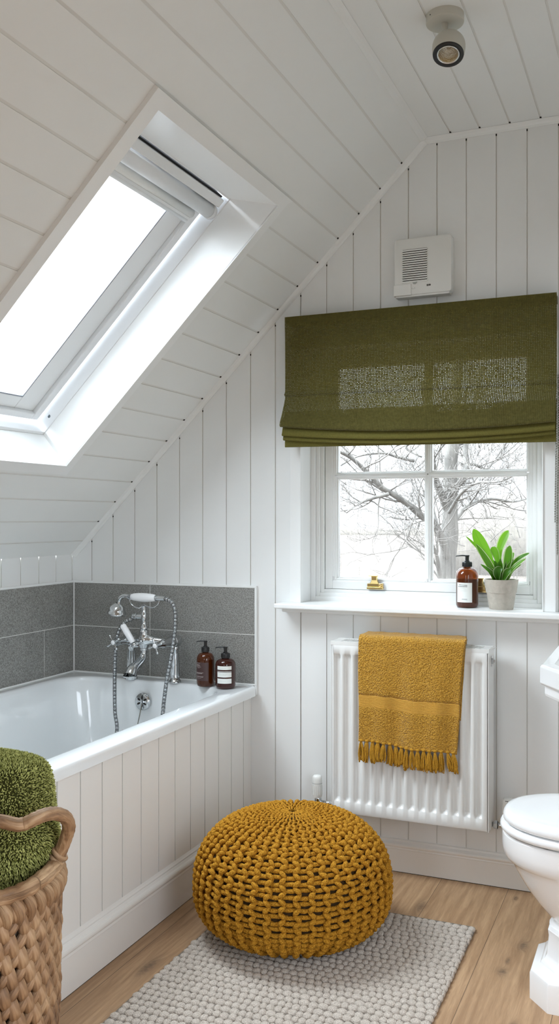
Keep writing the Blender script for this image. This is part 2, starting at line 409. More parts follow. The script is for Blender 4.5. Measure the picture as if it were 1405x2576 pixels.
rings = [outer(.012, .583), outer(0, .583), outer(0, .605), outer(.0015, .613), outer(.006, .619), outer(.012, .6205), inn(-.012, .6205), inn(-.004, .619), inn(.002, .613), inn(.006, .603),
         inn(.022, .52, .13, .02), inn(.040, .40, .13, .06), inn(.060, .28, .14, .12), inn(.085, .215, .15, .18), inn(.13, .19, .12, .25), inn(.25, .182, .05, .4)]
mb.loft(rings, cap1=True)
o = mb.build('tub_shell', M['bath'], tub, sharp=50)
# overflow plate with petal slots and plug chain
mb = MB(); oc = Vector((-1.869, 3.070, .542)); ax = Vector((0, -1, .12)).normalized()
mb.lathe([(.0001, .010), (.02, .0095), (.030, .0075), (.0335, .004), (.034, 0)], oc, 28, ax)
q = Vector((0, 0, 1)).rotation_difference(ax)
op = mb.build('overflow_plate', M['chrome'], tub); op['label'] = 'round chrome overflow with petal slots'
mb = MB()
for k in range(6):
    a = PI/2+k*PI/3
    pts = []
    for i in range(10):
        b_ = 2*PI*i/10; lx = math.cos(b_)*.0075+.0155; ly = math.sin(b_)*.0038
        pts.append(oc+q @ Vector((lx*math.cos(a)-ly*math.sin(a), lx*math.sin(a)+ly*math.cos(a), .0106)))
    mb.quad(pts)
    mb.quad([p-ax*.0012 for p in pts])
mb.build('slot', M['dark'], op)
mb = MB(); cp = spline([oc+ax*.012+Vector((0, 0, -.008)), oc+ax*.016+Vector((-.003, 0, -.04)), Vector((-1.872, 3.03, .45)), Vector((-1.875, 2.99, .36)), Vector((-1.87, 2.93, .25)), Vector((-1.87, 2.85, .20))], 14)
for p in cp: mb.sphere(p, .0026, 6, 4)
mb.tube(cp, .0009, 5)
mb.build('plug_chain', M['chain'], tub)
# bath panel with moulded skirting
PX = -1.455
gyp = [1.966+.10318*k for k in range(-6, 12)]
mb = grooved(lambda u, w, d: (PX-d, u, w), 1.40, YW-.0005, kz(.10), kz(.585), gyp, .0045, .0045)
mb.box(PX-.014, PX-.006, 1.40, YW-.001, .0, .58)
pn = mb.build('side_panel', [M['panelw'], M['groove']], tub)
pn['label'] = 'off white tongue and groove boarded bath panel'
mb = MB(); sk2 = [(.012, .002), (.012, .100), (.0145, .1025)] + arc(.006, .120, .0125, -55, 70) + [(.006, .138)] + arc(.001, .141, .005, -30, 60, 3) + [(0, .152), (-.002, .152)]
run_profile(mb, sk2, (PX, YW-.001), (PX, 1.40), (1, 0))
mb.quad([(PX+.0115, 1.4, 0), (PX+.0115, YW, 0), (PX+.010, YW, .003), (PX+.010, 1.4, .003)], 1)
struct(mb.build('baseboard_bath', [M['panelw'], M['dark']]))
# ------------------------------------------------------------------ window in the end wall
def glassmat(name, cond=False):
    m = bpy.data.materials.new(name); m.use_nodes = True; t = NT(m); nt = m.node_tree; nt.nodes.clear()
    out = t.n('ShaderNodeOutputMaterial'); tr = t.n('ShaderNodeBsdfTransparent'); gl = t.n('ShaderNodeBsdfGlossy', i_Roughness=.02)
    fr = t.n('ShaderNodeFresnel', i_IOR=1.45); mx = t.n('ShaderNodeMixShader'); tr.inputs[0].default_value = (.95, .97, .965, 1)
    ml = t.n('ShaderNodeMath', operation='MULTIPLY'); ml.inputs[1].default_value = .6; t.l(fr.outputs[0], ml.inputs[0])
    t.l(ml.outputs[0], mx.inputs[0]); t.l(tr.outputs[0], mx.inputs[1]); t.l(gl.outputs[0], mx.inputs[2]); last = mx
    if cond:   # condensation: fine droplets with vertical runs, thicker towards the sill
        tc = t.n('ShaderNodeTexCoord'); sp = t.n('ShaderNodeSeparateXYZ'); t.l(tc.outputs['Object'], sp.inputs[0])
        n1 = t.n('ShaderNodeTexNoise', i_Scale=420.0, i_Detail=2.0); t.l(tc.outputs['Object'], n1.inputs['Vector'])
        mp = t.n('ShaderNodeMapping'); mp.inputs['Scale'].default_value = (150, 1, 6); t.l(tc.outputs['Object'], mp.inputs[0])
        n2 = t.n('ShaderNodeTexNoise', i_Scale=1.0, i_Detail=2.0); t.l(mp.outputs[0], n2.inputs['Vector'])
        n3 = t.n('ShaderNodeTexNoise', i_Scale=5.0, i_Detail=2.0); t.l(tc.outputs['Object'], n3.inputs['Vector'])
        hz = t.n('ShaderNodeMapRange'); hz.inputs[1].default_value = .33; hz.inputs[2].default_value = .05; hz.inputs[3].default_value = .12; hz.inputs[4].default_value = 1.0
        t.l(sp.outputs[2], hz.inputs[0])
        def mm(op, a, b_):
            nd = t.n('ShaderNodeMath', operation=op)
            for i, x in enumerate((a, b_)):
                if isinstance(x, (int, float)): nd.inputs[i].default_value = x
                else: t.l(x, nd.inputs[i])
            return nd.outputs[0]
        d = mm('ADD', mm('MULTIPLY', n1.outputs['Fac'], .55), mm('MULTIPLY', n2.outputs['Fac'], .45))
        d = mm('MULTIPLY', mm('SUBTRACT', d, .36), 3.2); cl = t.n('ShaderNodeClamp'); t.l(d, cl.inputs[0])
        f_ = mm('MULTIPLY', mm('MULTIPLY', cl.outputs[0], hz.outputs[0]), mm('ADD', n3.outputs['Fac'], .15)); c2 = t.n('ShaderNodeClamp'); c2.inputs[2].default_value = .72; t.l(f_, c2.inputs[0])
        tl = t.n('ShaderNodeBsdfTranslucent'); tl.inputs[0].default_value = (.21, .20, .185, 1)
        m2 = t.n('ShaderNodeMixShader'); t.l(c2.outputs[0], m2.inputs[0]); t.l(last.outputs[0], m2.inputs[1]); t.l(tl.outputs[0], m2.inputs[2]); last = m2
    t.l(last.outputs[0], out.inputs[0]); return m
M['glass'] = glassmat('window_glass'); M['glassc'] = glassmat('misted_window_glass', True)
win = sempty('window_1', (-.816, 3.29, 1.0))
mb = MB()   # fixed frame, stepped
def frame_ring(mb, x0, x1, z0, z1, w, y0_, y1_, mi=0):
    mb.box(x0, x0+w, y0_, y1_, z0, z1, mi); mb.box(x1-w, x1, y0_, y1_, z0, z1, mi); mb.box(x0+w, x1-w, y0_, y1_, z0, z0+w, mi); mb.box(x0+w, x1-w, y0_, y1_, z1-w, z1, mi)
frame_ring(mb, WX0, WX1, WZ0-.002, WZ1, .018, 3.268, 3.36)
frame_ring(mb, WX0+.018, WX1-.018, WZ0+.014, WZ1-.016, .016, 3.276, 3.36)
frame_ring(mb, WX0+.034, WX1-.034, WZ0+.028, WZ1-.030, .015, 3.284, 3.36)
mb.build('window_frame', M['trim'], win, bevel=.002)
mb = MB(); sx0, sx1, sz0, sz1 = -1.200, -.417, .984, 1.862
gx0, gx1, gz0, gz1 = -1.151, -.455, 1.030, 1.820
Ys = 3.290
mb.box(sx0, gx0-.020, Ys, Ys+.04, sz0, sz1); mb.box(gx1+.014, sx1, Ys, Ys+.04, sz0, sz1)
mb.box(gx0-.020, gx1+.014, Ys, Ys+.04, sz0, gz0-.016); mb.box(gx0-.02, gx1+.014, Ys, Ys+.04, gz1+.016, sz1)
def mould(mb, x0, x1, z0, z1):
    """two-step glazing moulding round a pane"""
    frame_ring(mb, x0-.012, x1+.012, z0-.012, z1+.012, .007, Ys+.004, Ys+.038)
    frame_ring(mb, x0-.006, x1+.006, z0-.006, z1+.006, .006, Ys+.011, Ys+.036)
mb.box(gx0-.02, gx1+.014, Ys+.003, Ys+.04, gz0-.017, gz0-.012); mb.box(gx0-.021, gx0-.011, Ys+.002, Ys+.04, gz0, gz1); mb.box(gx1+.011, gx1+.015, Ys+.002, Ys+.04, gz0, gz1)
bxs = (-.818, -.789); bzs = (1.399, 1.426)
for a, b in ((gx0, bxs[0]), (bxs[1], gx1)):
    for c, d in ((gz0, bzs[0]), (bzs[1], gz1)): mould(mb, a, b, c, d)
mb.box(-.8075, -.7995, Ys+.001, Ys+.03, gz0, gz1); mb.box(gx0, gx1, Ys+.001, Ys+.03, 1.4085, 1.4165)
sash = mb.build('sash', M['trim'], win, bevel=.0018)
for a, b in ((gx0, bxs[0]), (bxs[1], gx1)):
    for c, d in ((gz0, bzs[0]), (bzs[1], gz1)):
        mb = MB(); mb.box(a-.002, b+.002, Ys+.022, Ys+.026, c-.002, d+.002); mb.build('pane', M['glassc'], win)
mb = MB()
mb.box(-1.327, -.30, 3.085, YW, .921, .940); mb.box(WX0+.0005, WX1-.0005, YW-.002, 3.35, .929, .940)
o = mb.build('window_sill', M['trim'], win, bevel=.008, seg=4)
mb = MB(); mb.box(-1.315, -.31, 3.135, YW, .905, .922); mb.build('sill_moulding', M['trim'], win, bevel=.004)
mb = MB(); mb.box(-1.292, WX0+.001, YW-.012, YW+.002, .940, 1.93); mb.box(WX1-.001, -.340, YW-.012, YW+.002, .940, 1.93); mb.box(-1.292, -.340, YW-.012, YW+.002, WZ1, 1.93)
mb.box(WX0-.001, WX0+.004, YW-.016, YW+.012, .94, WZ1); mb.box(WX1-.002, WX1+.001, YW-.016, YW+.012, .94, WZ1)
struct(mb.build('trim_7', M['trim'], bevel=.0015))
def catch(cx):
    mb = MB(); y = Ys-.001
    mb.box(cx-.030, cx+.032, y-.016, y, .988, .996); mb.box(cx-.029, cx+.031, y-.013, y, .996, 1.010)
    mb.loft([[(cx-.018, y-.014, 1.008), (cx+.016, y-.014, 1.008), (cx+.016, y, 1.008), (cx-.018, y, 1.008)], [(cx-.011, y-.018, 1.022), (cx+.010, y-.018, 1.022), (cx+.010, y-.006, 1.022), (cx-.011, y-.006, 1.022)],
             [(cx-.012, y-.017, 1.036), (cx+.010, y-.017, 1.036), (cx+.010, y-.007, 1.036), (cx-.012, y-.007, 1.036)]], cap0=True, cap1=True, smooth=False)
    mb.box(cx-.022, cx+.012, y-.019, y-.005, 1.036, 1.0395)
    mb.lathe([(.0001, .0035), (.006, .003), (.007, 0)], (cx+.021, y-.013, 1.003), 12, (0, -1, 0))
    return mb.build('sash_catch', M['brass'], win, bevel=.0012)
catch(-1.0); catch(-.61)
# ------------------------------------------------------------------ skylight
sk_ = sempty('window_2', tuple(S(2.28, 1.05, .15)))
mb = MB()
y0, y1, v0, v1 = SK; dl = .143; vi0, vi1 = .575, 1.612
def q4(mb, a, b, c, d, mi=0): mb.quad([S(*a), S(*b), S(*c), S(*d)], mi)
q4(mb, (y1, v0, 0), (y1, v1, 0), (y1, vi1, dl), (y1, vi0, dl)); q4(mb, (y0, v0, 0), (y0, v1, 0), (y0, vi1, dl), (y0, vi0, dl))
q4(mb, (y0, v0, 0), (y1, v0, 0), (y1, vi0, dl), (y0, vi0, dl)); q4(mb, (y0, v1, 0), (y1, v1, 0), (y1, vi1, dl), (y0, vi1, dl))
q4(mb, (y1, vi0, dl), (y1, vi1, dl), (y1, vi1, .24), (y1, vi0, .24)); q4(mb, (y0, vi0, dl), (y0, vi1, dl), (y0, vi1, .24), (y0, vi0, .24))
q4(mb, (y0, vi0, dl), (y1, vi0, dl), (y1, vi0, .24), (y0, vi0, .24)); q4(mb, (y0, vi1, dl), (y1, vi1, dl), (y1, vi1, .24), (y0, vi1, .24))
mb.build('lining', M['trim'], sk_)
def sbox(mb, Y0, Y1, V0, V1, T0, T1, mi=0): mb.box(Y0, Y1, V0, V1, T0, T1, mi, fn=lambda y, v, t: S(y, v, t))
mb = MB()   # outer frame, set back 3 mm from the lining
f0, f1, g0, g1 = y0+.003, y1-.003, .590, 1.600
for (a, b, c, d) in ((f0-.03, f0, g0-.04, g1+.04), (f1, f1+.03, g0-.04, g1+.04), (f0, f1, g0-.04, g0-.009), (f0, f1, g1, g1+.04)): sbox(mb, a, b, c, d, dl+.002, .235)
mb.tube([S(f0, vi1-.002, dl+.004), S(f1-.002, vi1-.002, dl+.004)], .004, 6)
mb.build('window_frame', M['alu'], sk_, bevel=.002)
mb = MB()   # pivoting sash
h0, h1, k0, k1 = f0+.006, f1-.010, .598, 1.588
ga, gb, gc0, gc1 = h0+.10, 2.512, .70, 1.512
for (a, b, c, d) in ((h0, h0+.034, k0, k1), (h1-.034, h1, k0, k1), (h0+.034, h1-.034, k0, k0+.03), (h0+.034, h1-.034, k1-.026, k1)): sbox(mb, a, b, c, d, .192, .245)
for (a, b, c, d) in ((h0+.034, ga, k0+.03, k1-.026), (gb, h1-.034, k0+.03, k1-.026), (ga, gb, k0+.03, gc0), (ga, gb, gc1, k1-.026)): sbox(mb, a, b, c, d, .207, .245)
mb.build('sash', M['alu'], sk_, bevel=.003)
mb = MB()
for (a, b, c, d) in ((ga-.001, ga+.004, gc0, gc1), (gb-.004, gb+.001, gc0, gc1), (ga, gb, gc0, gc0+.004), (ga, gb, gc1-.004, gc1+.001)): sbox(mb, a, b, c, d, .2065, .222)
mb.build('gasket', M['alugrey'], sk_)
mb = MB(); sbox(mb, ga-.004, gb+.004, gc0-.004, gc1+.004, .228, .232); mb.build('pane', M['glass'], sk_)
for v_ in (.648, 1.548):
    mb = MB(); n_ = (S(0, 0, 0)-S(0, 0, 1)).normalized()
    mb.lathe([(.0001, .003), (.006, .0028), (.0078, .0015), (.008, 0)], (S(0, v_, .172).x, y1-.0004-.0, S(0, v_, .172).z), 16, (0, -1, 0)); mb.build('screw', M['screw'], sk_)
mb = MB()   # ventilation flap bar along the head
sbox(mb, f0+.006, f1-.012, .592, .622, .148, .188); mb.build('ventilation_flap', M['alu'], sk_, bevel=.004)
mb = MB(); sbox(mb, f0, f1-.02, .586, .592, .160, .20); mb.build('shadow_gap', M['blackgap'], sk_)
rb = thing('roller_blind', 'white roller blind rolled up at the head of the roof window', 'roller blind', tuple(S(2.28, .66, .17)))
mb = MB(); pts = [S(y, .648, .166) for y in (f0+.008, f1-.016)]; mb.tube(pts, .024, 20); mb.tube([S(f1-.028, .648, .166), S(f1-.010, .648, .166)], .026, 20)
mb.build('cassette', M['alu'], rb)
mb = MB(); mb.tube([S(y, .692, .196) for y in (h0+.03, h1-.040)], .017, 20); mb.build('fabric_roll', M['plastic'], rb)
mb = MB(); sbox(mb, h0+.04, h1-.048, .703, .722, .182, .197); mb.tube([S(y, .716, .190) for y in (h0+.04, h1-.048)], .0095, 14); mb.build('bottom_bar', M['alu'], rb)
# ------------------------------------------------------------------ roman blind
def linen():
    m = bpy.data.materials.new('olive_linen'); m.use_nodes = True; t = NT(m); nt = m.node_tree; b = nt.nodes['Principled BSDF']; out = nt.nodes['Material Output']
    b.inputs['Roughness'].default_value = .95; b.inputs['Specular IOR Level'].default_value = .1; b.inputs['Sheen Weight'].default_value = .15
    tc = t.n('ShaderNodeTexCoord')
    def wv(axis, sc):
        w = t.n('ShaderNodeTexWave', wave_type='BANDS', bands_direction=axis, i_Scale=sc, i_Distortion=1.6, i_Detail=2.0); w.inputs['Detail Scale'].default_value = 2.5
        t.l(tc.outputs['UV'], w.inputs['Vector']); return w.outputs['Fac']
    def mm(op, a, b_):
        nd = t.n('ShaderNodeMath', operation=op)
        for i, x in enumerate((a, b_)):
            if isinstance(x, (int, float)): nd.inputs[i].default_value = x
            else: t.l(x, nd.inputs[i])
        return nd.outputs[0]
    wx, wy = wv('X', 55.0), wv('Y', 60.0)
    nz = t.n('ShaderNodeTexNoise', i_Scale=90.0, i_Detail=2.0); t.l(tc.outputs['UV'], nz.inputs['Vector'])
    n2 = t.n('ShaderNodeTexNoise', i_Scale=230.0, i_Detail=2.0); t.l(tc.outputs['UV'], n2.inputs['Vector'])
    f_ = mm('ADD', mm('MULTIPLY', wx, .5), mm('MULTIPLY', wy, .5)); f2 = mm('ADD', mm('MULTIPLY', f_, .6), mm('MULTIPLY', nz.outputs['Fac'], .5))
    cr = t.n('ShaderNodeValToRGB'); t.l(f2, cr.inputs[0]); cr.color_ramp.elements[0].position = .3; cr.color_ramp.elements[0].color = lin((64, 60, 27)); cr.color_ramp.elements[1].position = .8; cr.color_ramp.elements[1].color = lin((108, 101, 53))
    t.l(cr.outputs[0], b.inputs['Base Color'])
    bp = t.n('ShaderNodeBump', i_Strength=.5, i_Distance=.001); t.l(f2, bp.inputs['Height']); t.l(bp.outputs[0], b.inputs['Normal'])
    # open weave: pin holes between threads let the daylight through
    hole = mm('MULTIPLY', wx, wy); hole = mm('MULTIPLY', hole, mm('ADD', n2.outputs['Fac'], .25)); hole = mm('GREATER_THAN', hole, .60)
    tr = t.n('ShaderNodeBsdfTransparent'); tl = t.n('ShaderNodeBsdfTranslucent'); tl.inputs[0].default_value = lin((150, 140, 70))
    m1 = t.n('ShaderNodeMixShader', i_Fac=.09); t.l(b.outputs[0], m1.inputs[1]); t.l(tl.outputs[0], m1.inputs[2])
    m2 = t.n('ShaderNodeMixShader'); t.l(mm('MULTIPLY', hole, .7), m2.inputs[0]); t.l(m1.outputs[0], m2.inputs[1]); t.l(tr.outputs[0], m2.inputs[2]); t.l(m2.outputs[0], out.inputs[0]); return m
M['linen'] = linen(); M['linend'] = pmat('olive_linen_fold', (104, 98, 50), .95, bump=(400, .4, .001), var=(260, .12), spec=.1)
rbl = thing('roman_blind', 'olive green linen roman blind half drawn over the window', 'blind', (-.81, 3.11, 1.5))
BXL, BXR = -1.290, -.331
def blind_sheet(mb, cols, n=48, x0=BXL, x1=BXR, mi=0):
    """cols: function(u)-> list of (y,z)"""
    b0 = len(mb.v); k = None; acc = None
    for i in range(n+1):
        u = i/n; pr = cols(u); k = len(pr); s_ = 0
        for j, (y, z) in enumerate(pr):
            if j: s_ += math.dist(pr[j-1], (y, z))
            x = x0+(x1-x0)*u
            mb.uv[len(mb.v)] = (x-x0, s_); mb.v.append((x, y, z))
    for i in range(n):
        for j in range(k-1):
            mb.f.append((b0+i*k+j, b0+(i+1)*k+j, b0+(i+1)*k+j+1, b0+i*k+j+1)); mb.m.append(mi); mb.sm.append(True)
mb = MB()
def main_sheet(u):
    sag = 4*u*(1-u); zb = 1.582-.022*sag-.020*u; out = []
    P = [(3.105, 1.988), (3.105, 1.955), (3.108, 1.90), (3.109, 1.83), (3.109, 1.76), (3.108, 1.715-.008*u), (3.098, 1.703-.008*u), (3.109, 1.696-.008*u), (3.098, 1.67-.008*u), (3.078, 1.632), (3.060, zb+.020), (3.054, zb+.006), (3.060, zb), (3.070, zb+.004), (3.085, zb+.03), (3.112, 1.64)]
    w = .0016*math.sin(u*23)+.001*math.sin(u*61+1)
    c = -.004*math.exp(-((u-.5)/.006)**2)
    for j, (y, z) in enumerate(P): out.append((y+(w*min(1, j/4) if j < 12 else 0)+(c*.5 if 0 < j < 12 else 0), z))
    res = []
    for j in range(len(out)-1):
        a, b = out[j], out[j+1]
        for q_ in range(3): res.append((a[0]+(b[0]-a[0])*q_/3, a[1]+(b[1]-a[1])*q_/3))
    res.append(out[-1]); return res
blind_sheet(mb, main_sheet, 96)
mb.box(BXL+.004, BXR-.004, 3.106, 3.165, 1.962, 1.987)
mb.build('fabric', M['linen'], rbl, merge=False)
mb = MB()
blind_sheet(mb, lambda u: [(3.115, 1.62), (3.085, 1.60-.01*u), (3.072, 1.562-.018*4*u*(1-u)-.014*u), (3.068, 1.553-.020*4*u*(1-u)-.014*u), (3.074, 1.550-.02*4*u*(1-u)-.014*u), (3.09, 1.56), (3.118, 1.60)], 64, BXL+.003, BXR-.002)
blind_sheet(mb, lambda u: [(3.118, 1.61), (3.092, 1.58-.01*u), (3.082, 1.545-.020*4*u*(1-u)-.012*u), (3.080, 1.538-.021*4*u*(1-u)-.012*u), (3.086, 1.535-.02*4*u*(1-u)-.012*u), (3.1, 1.55), (3.122, 1.60)], 64, BXL+.003, BXR-.002)
blind_sheet(mb, lambda u: [(3.124, 1.62), (3.104, 1.58), (3.100, 1.545), (3.099, 1.514-.011*u), (3.101, 1.511-.011*u), (3.108, 1.512-.011*u), (3.110, 1.545), (3.126, 1.6)], 64, BXL+.003, BXR-.002)
mb.build('stacked_folds', M['linend'], rbl)
mb = MB()
for (x, y, z0, z1) in ((-.330, 3.125, 1.13, 1.72), (-.336, 3.118, 1.24, 1.70), (-.322, 3.13, 1.13, 1.72)):
    z = z1; k = 0
    while z > z0:
        mb.sphere((x+.0025*math.sin(z*9), y, z), .0028, 6, 4); z -= .0082
    mb.tube([(x, y, z1), (x+.0025*math.sin(z0*9), y, z0)], .0008, 4)
mb.build('bead_chain', M['chain'], rbl)
# ------------------------------------------------------------------ extractor fan
fan = thing('extractor_fan', 'square white extractor fan with a slatted grille above the green blind', 'fan', (-.78, 3.17, 2.13))
mb = MB(); fx0, fx1, fz0, fz1 = -.884, -.681, 2.031, 2.229; fy = 3.128
rr = lambda d, y, r: [(x, y, z) for x, z in rrect(fx0+d, fx1-d, fz0+d, fz1-d, (r, r, r, r), 5)]
mb.loft([rr(.006, YW, .008), rr(.0, YW-.006, .010), rr(0, fy+.005, .010), rr(.0015, fy+.0015, .009), rr(.005, fy, .007)], cap1=True)
cover = mb.build('cover', M['plastic'], fan, sharp=40)
mb = MB(); mb.box(fx0-.001, fx0+.062, fy-.004, fy+.02, fz0-.001, fz0+.038); mb.box(fx0+.004, fx1-.008, fy+.004, YW, fz0-.006, fz0+.004)
mb.build('flap', M['plastic'], cover, bevel=.002)
mb = MB(); n = 14; za, zb = 2.077, 2.186
mb.box(-.853, -.766, fy-.0004, fy+.001, za-.002, zb+.004, 1)
for i in range(n+1):
    z = za+(zb-za)*i/n
    mb.box(-.855, -.764, fy-.0042, fy+.001, z-.0028, z+.0019, 0)
mb.build('grille', [M['plastic'], M['dark']], cover, bevel=.0005)
mb = MB()
pts = [(-.818, 2.0725), (-.800, 2.0745), (-.801, 2.070), (-.806, 2.066), (-.813, 2.0665)]
mb.quad([(x, fy-.003, z) for x, z in pts], 0); mb.build('tab', M['inkgrey'], cover)
mb = MB()   # small printed marks
mb.box(-.7675, -.7605, fy-.0008, fy, 2.0565, 2.0625); mb.lathe([(.0001, .0007), (.0032, .0007), (.0033, 0)], (-.7565, fy-.0001, 2.0598), 12, (0, -1, 0))
mb.box(-.7665, -.7615, fy-.0011, fy-.0007, 2.0588, 2.0603, 1); mb.box(-.758, -.755, fy-.0011, fy-.0007, 2.0592, 2.0604, 1)
mb.build('printed_mark', [M['ink'], M['inkgrey']], cover); mb = MB()
for i, (a, b, c, d) in enumerate(((-.834, -.8325, 2.049, 2.056), (-.834, -.831, 2.0547, 2.056), (-.834, -.8315, 2.052, 2.053), (-.829, -.828, 2.049, 2.055), (-.825, -.823, 2.051, 2.055), (-.820, -.819, 2.051, 2.055), (-.816, -.813, 2.051, 2.052), (-.810, -.809, 2.051, 2.056))): mb.box(a, b, fy-.0006, fy, c, d, 1)
mb.build('faint_lettering', [M['ink'], M['inkgrey']], cover)
# ------------------------------------------------------------------ ceiling spotlight
sp = thing('ceiling_spotlight', 'cream ball shaped ceiling spotlight with a black ring', 'spotlight', (-.542, 2.41, ZC))
c0 = Vector((-.542, 2.41, ZC)); mb = MB()
mb.lathe([(.0498, 0), (.0500, -.019), (.0490, -.0215), (.046, -.0225), (.0001, -.0225)], c0, 48); base = mb.build('ceiling_rose', M['greyplastic'], sp, sharp=40)
mb = MB(); mb.lathe([(.0001, .0006), (.0016, .0006), (.0017, 0)], c0+Vector((-.030, -.0402, -.012)), 10, (-.6, -.8, 0)); mb.build('screw_hole', M['ink'], base)
hc = at(1128, 119, 2.405); aim = (at(1124, 142, 2.36)-hc); aim = Vector((.02, -.36, -.93)).normalized()
mb = MB(); st = c0+Vector((-.001, -.002, -.021))
mb.lathe([(.0095, 0), (.0085, .010), (.0068, .020), (.0068, .034), (.0001, .035)], st, 20, (hc-st+Vector((-.004, 0, .0)))); mb.build('stem', M['greyplastic'], sp)
mb = MB(); rad = .0435
pr = [(max(.0001, rad*math.sin(a)), -rad*math.cos(a)) for a in [math.radians(d) for d in range(0, 92, 6)]]
pr += [(rad*.995, .008), (rad*.965, .018), (rad*.93, .024)]
mb.lathe(pr, hc, 40, aim); mb.build('lamp_head', M['greyplastic'], sp)
mb = MB(); mb.lathe([(rad*.93, .0235), (rad*.93, .026), (rad*.90, .0275), (.0295, .0272), (.0285, .024)], hc, 40, aim); mb.build('bezel_ring', M['black'], sp)
mb = MB(); mb.lathe([(.0295, .0265), (.0275, .0275), (.0262, .0262), (.025, .0245)], hc, 40, aim); bulb = mb.build('bulb', M['chrome'], sp)
mb = MB(); mb.lathe([(.0250, .0245), (.022, .014), (.015, .005), (.006, .001), (.005, -.002), (.0001, -.002)], hc, 24, aim, smooth=False); mb.build('reflector', pmat('faceted_reflector', (190, 190, 188), .2, metal=1, bump=(300, .8, .004)), bulb)
mb = MB(); mb.lathe([(.0001, .0262), (.0262, .0262)], hc, 30, aim); mb.build('lens', M['glass'], bulb)
# ------------------------------------------------------------------ bath shower mixer
mx_ = thing('bath_shower_mixer', 'traditional chrome bath mixer on two pillar legs at the bath end', 'tap', (-1.843, 3.05, ZB))
XRt, XLt, ZA = -1.745, -1.940, .779
def chrome(mb, name, par, sharp=50): return mb.build(name, M['chrome'], par, sharp=sharp)
for X in (XRt, XLt):
    mb = MB(); mb.lathe([(.0001, 0), (.025, 0), (.0255, .004), (.022, .008), (.0175, .014), (.016, .03), (.0145, .075), (.0135, .115), (.0155, .125), (.0175, .130), (.0155, .136), (.015, .165)], (X, 3.10, ZB), 24)
    for k in range(10):
        a = 2*PI*k/10; mb.tube([(X+.0152*math.cos(a), 3.10+.0152*math.sin(a), ZB+.018), (X+.0135*math.cos(a), 3.10+.0135*math.sin(a), ZB+.112)], .0028, 5)
    chrome(mb, 'pillar_leg', mx_)
mb = MB()
for X, yf in ((XRt, 2.955), (XLt, 2.975)):
    ax = (0, -1, 0); L = 3.118-yf
    mb.lathe([(.0001, -.004), (.017, -.002), (.0235, .004), (.0245, .012), (.0245, .034), (.022, .040), (.0185, .046), (.020, .052), (.0205, .058), (.0165, .066), (.0150, .10), (.0170, .112), (.0165, .120), (.0125, .128), (.0115, L), (.0001, L)], (X, 3.118, ZA), 28, ax)
c = Vector((-1.8425, 3.032, .787))
mb.tube(spline([(XLt, 3.055, ZA), (-1.91, 3.045, .783), (-1.87, 3.036, .787), c, (-1.815, 3.036, .787), (-1.775, 3.045, .783), (XRt, 3.055, ZA)], 6), [.0125+.012*math.exp(-((i/36-.5)/.16)**2) for i in range(37)], 20)
mb.lathe([(.0001, -.032), (.015, -.030), (.021, -.016), (.0235, 0), (.022, .014), (.0165, .024), (.0175, .029), (.0175, .034), (.013, .038), (.0145, .042), (.0145, .050), (.0105, .054), (.0095, .075), (.0115, .078), (.0115, .098), (.0095, .102), (.0085, .125), (.011, .130), (.006, .134), (.0001, .135)], c, 28)
zo = c.z+.088
mb.tube([(c.x, c.y, zo), (c.x-.030, c.y-.003, zo)], .0095, 16); mb.lathe([(.0095, 0), (.013, .002), (.013, .006), (.0105, .009), (.0105, .018)], (c.x-.028, c.y-.003, zo), 20, (-1, -.1, 0))
mb.lathe([(.008, 0), (.008, .03), (.0095, .034), (.0001, .035)], c+Vector((-.006, -.01, -.010)), 16, (0, -1, .1))
chrome(mb, 'mixer_body', mx_)
mb = MB()   # swan spout with flared mouth
pts = spline([(c.x, c.y, c.z-.026), (c.x, c.y-.001, c.z-.052), (c.x-.001, c.y-.014, c.z-.074), (c.x-.003, c.y-.045, c.z-.090), (c.x-.004, c.y-.076, c.z-.104), (c.x-.004, c.y-.092, c.z-.124)], 6)
N = len(pts); mb.tube(pts, [.0135 if i < 6 else .0125+.0125*((i-6)/(N-7))**1.3 for i in range(N)], 22)
mb.lathe([(.0135, 0), (.0155, -.003), (.0155, -.007), (.013, -.010)], (c.x, c.y, c.z-.030), 20)
mb.lathe([(.0265, .001), (.0265, -.003), (.016, -.004), (.0155, -.012), (.0135, -.014), (.0001, -.014)], tuple(pts[-1]), 26)
chrome(mb, 'spout', mx_)
for X, yf, sp_ in ((XRt, 2.955, .35), (XLt, 2.975, .55)):
    mb = MB(); y = yf-.004
    mb.lathe([(.011, .012), (.012, .006), (.0115, 0), (.009, -.004)], (X, y, ZA), 20, (0, 1, 0))
    for k in range(4):
        a = sp_+k*PI/2; d = Vector((math.cos(a), 0, math.sin(a))); p0 = Vector((X, y, ZA))
        mb.tube([p0+d*.004, p0+d*.014, p0+d*.024, p0+d*.030, p0+d*.0325], [.0035, .0030, .0042, .0046, .002], 10)
    hd = chrome(mb, 'cross_handle', mx_)
    mb = MB(); mb.lathe([(.0001, .0065), (.0075, .0055), (.0092, .003), (.0095, -.002)], (X, y, ZA), 20, (0, -1, 0)); mb.build('indice', M['ceramic'], hd)
mb = MB(); p0 = Vector((c.x-.002, 2.968, .775)); p1 = Vector((-1.888, 2.952, .852))
d = (p1-p0).normalized()
mb.tube([p0+d*.012, p0+d*.02, p0+d*.06, p1-d*.004, p1], [.0095, .011, .0125, .0115, .006], 18)
lv = mb.build('diverter_lever', M['ceramic'], mx_, sharp=50)
mb = MB(); mb.lathe([(.0001, .010), (.0085, .009), (.0105, .005), (.011, -.012)], p0, 20, (-.25, -1, 0)); mb.build('lever_cap', M['chrome'], lv)
mb = MB()   # cradle wire
ct = Vector((c.x, c.y, c.z+.130)); Yh = 3.025
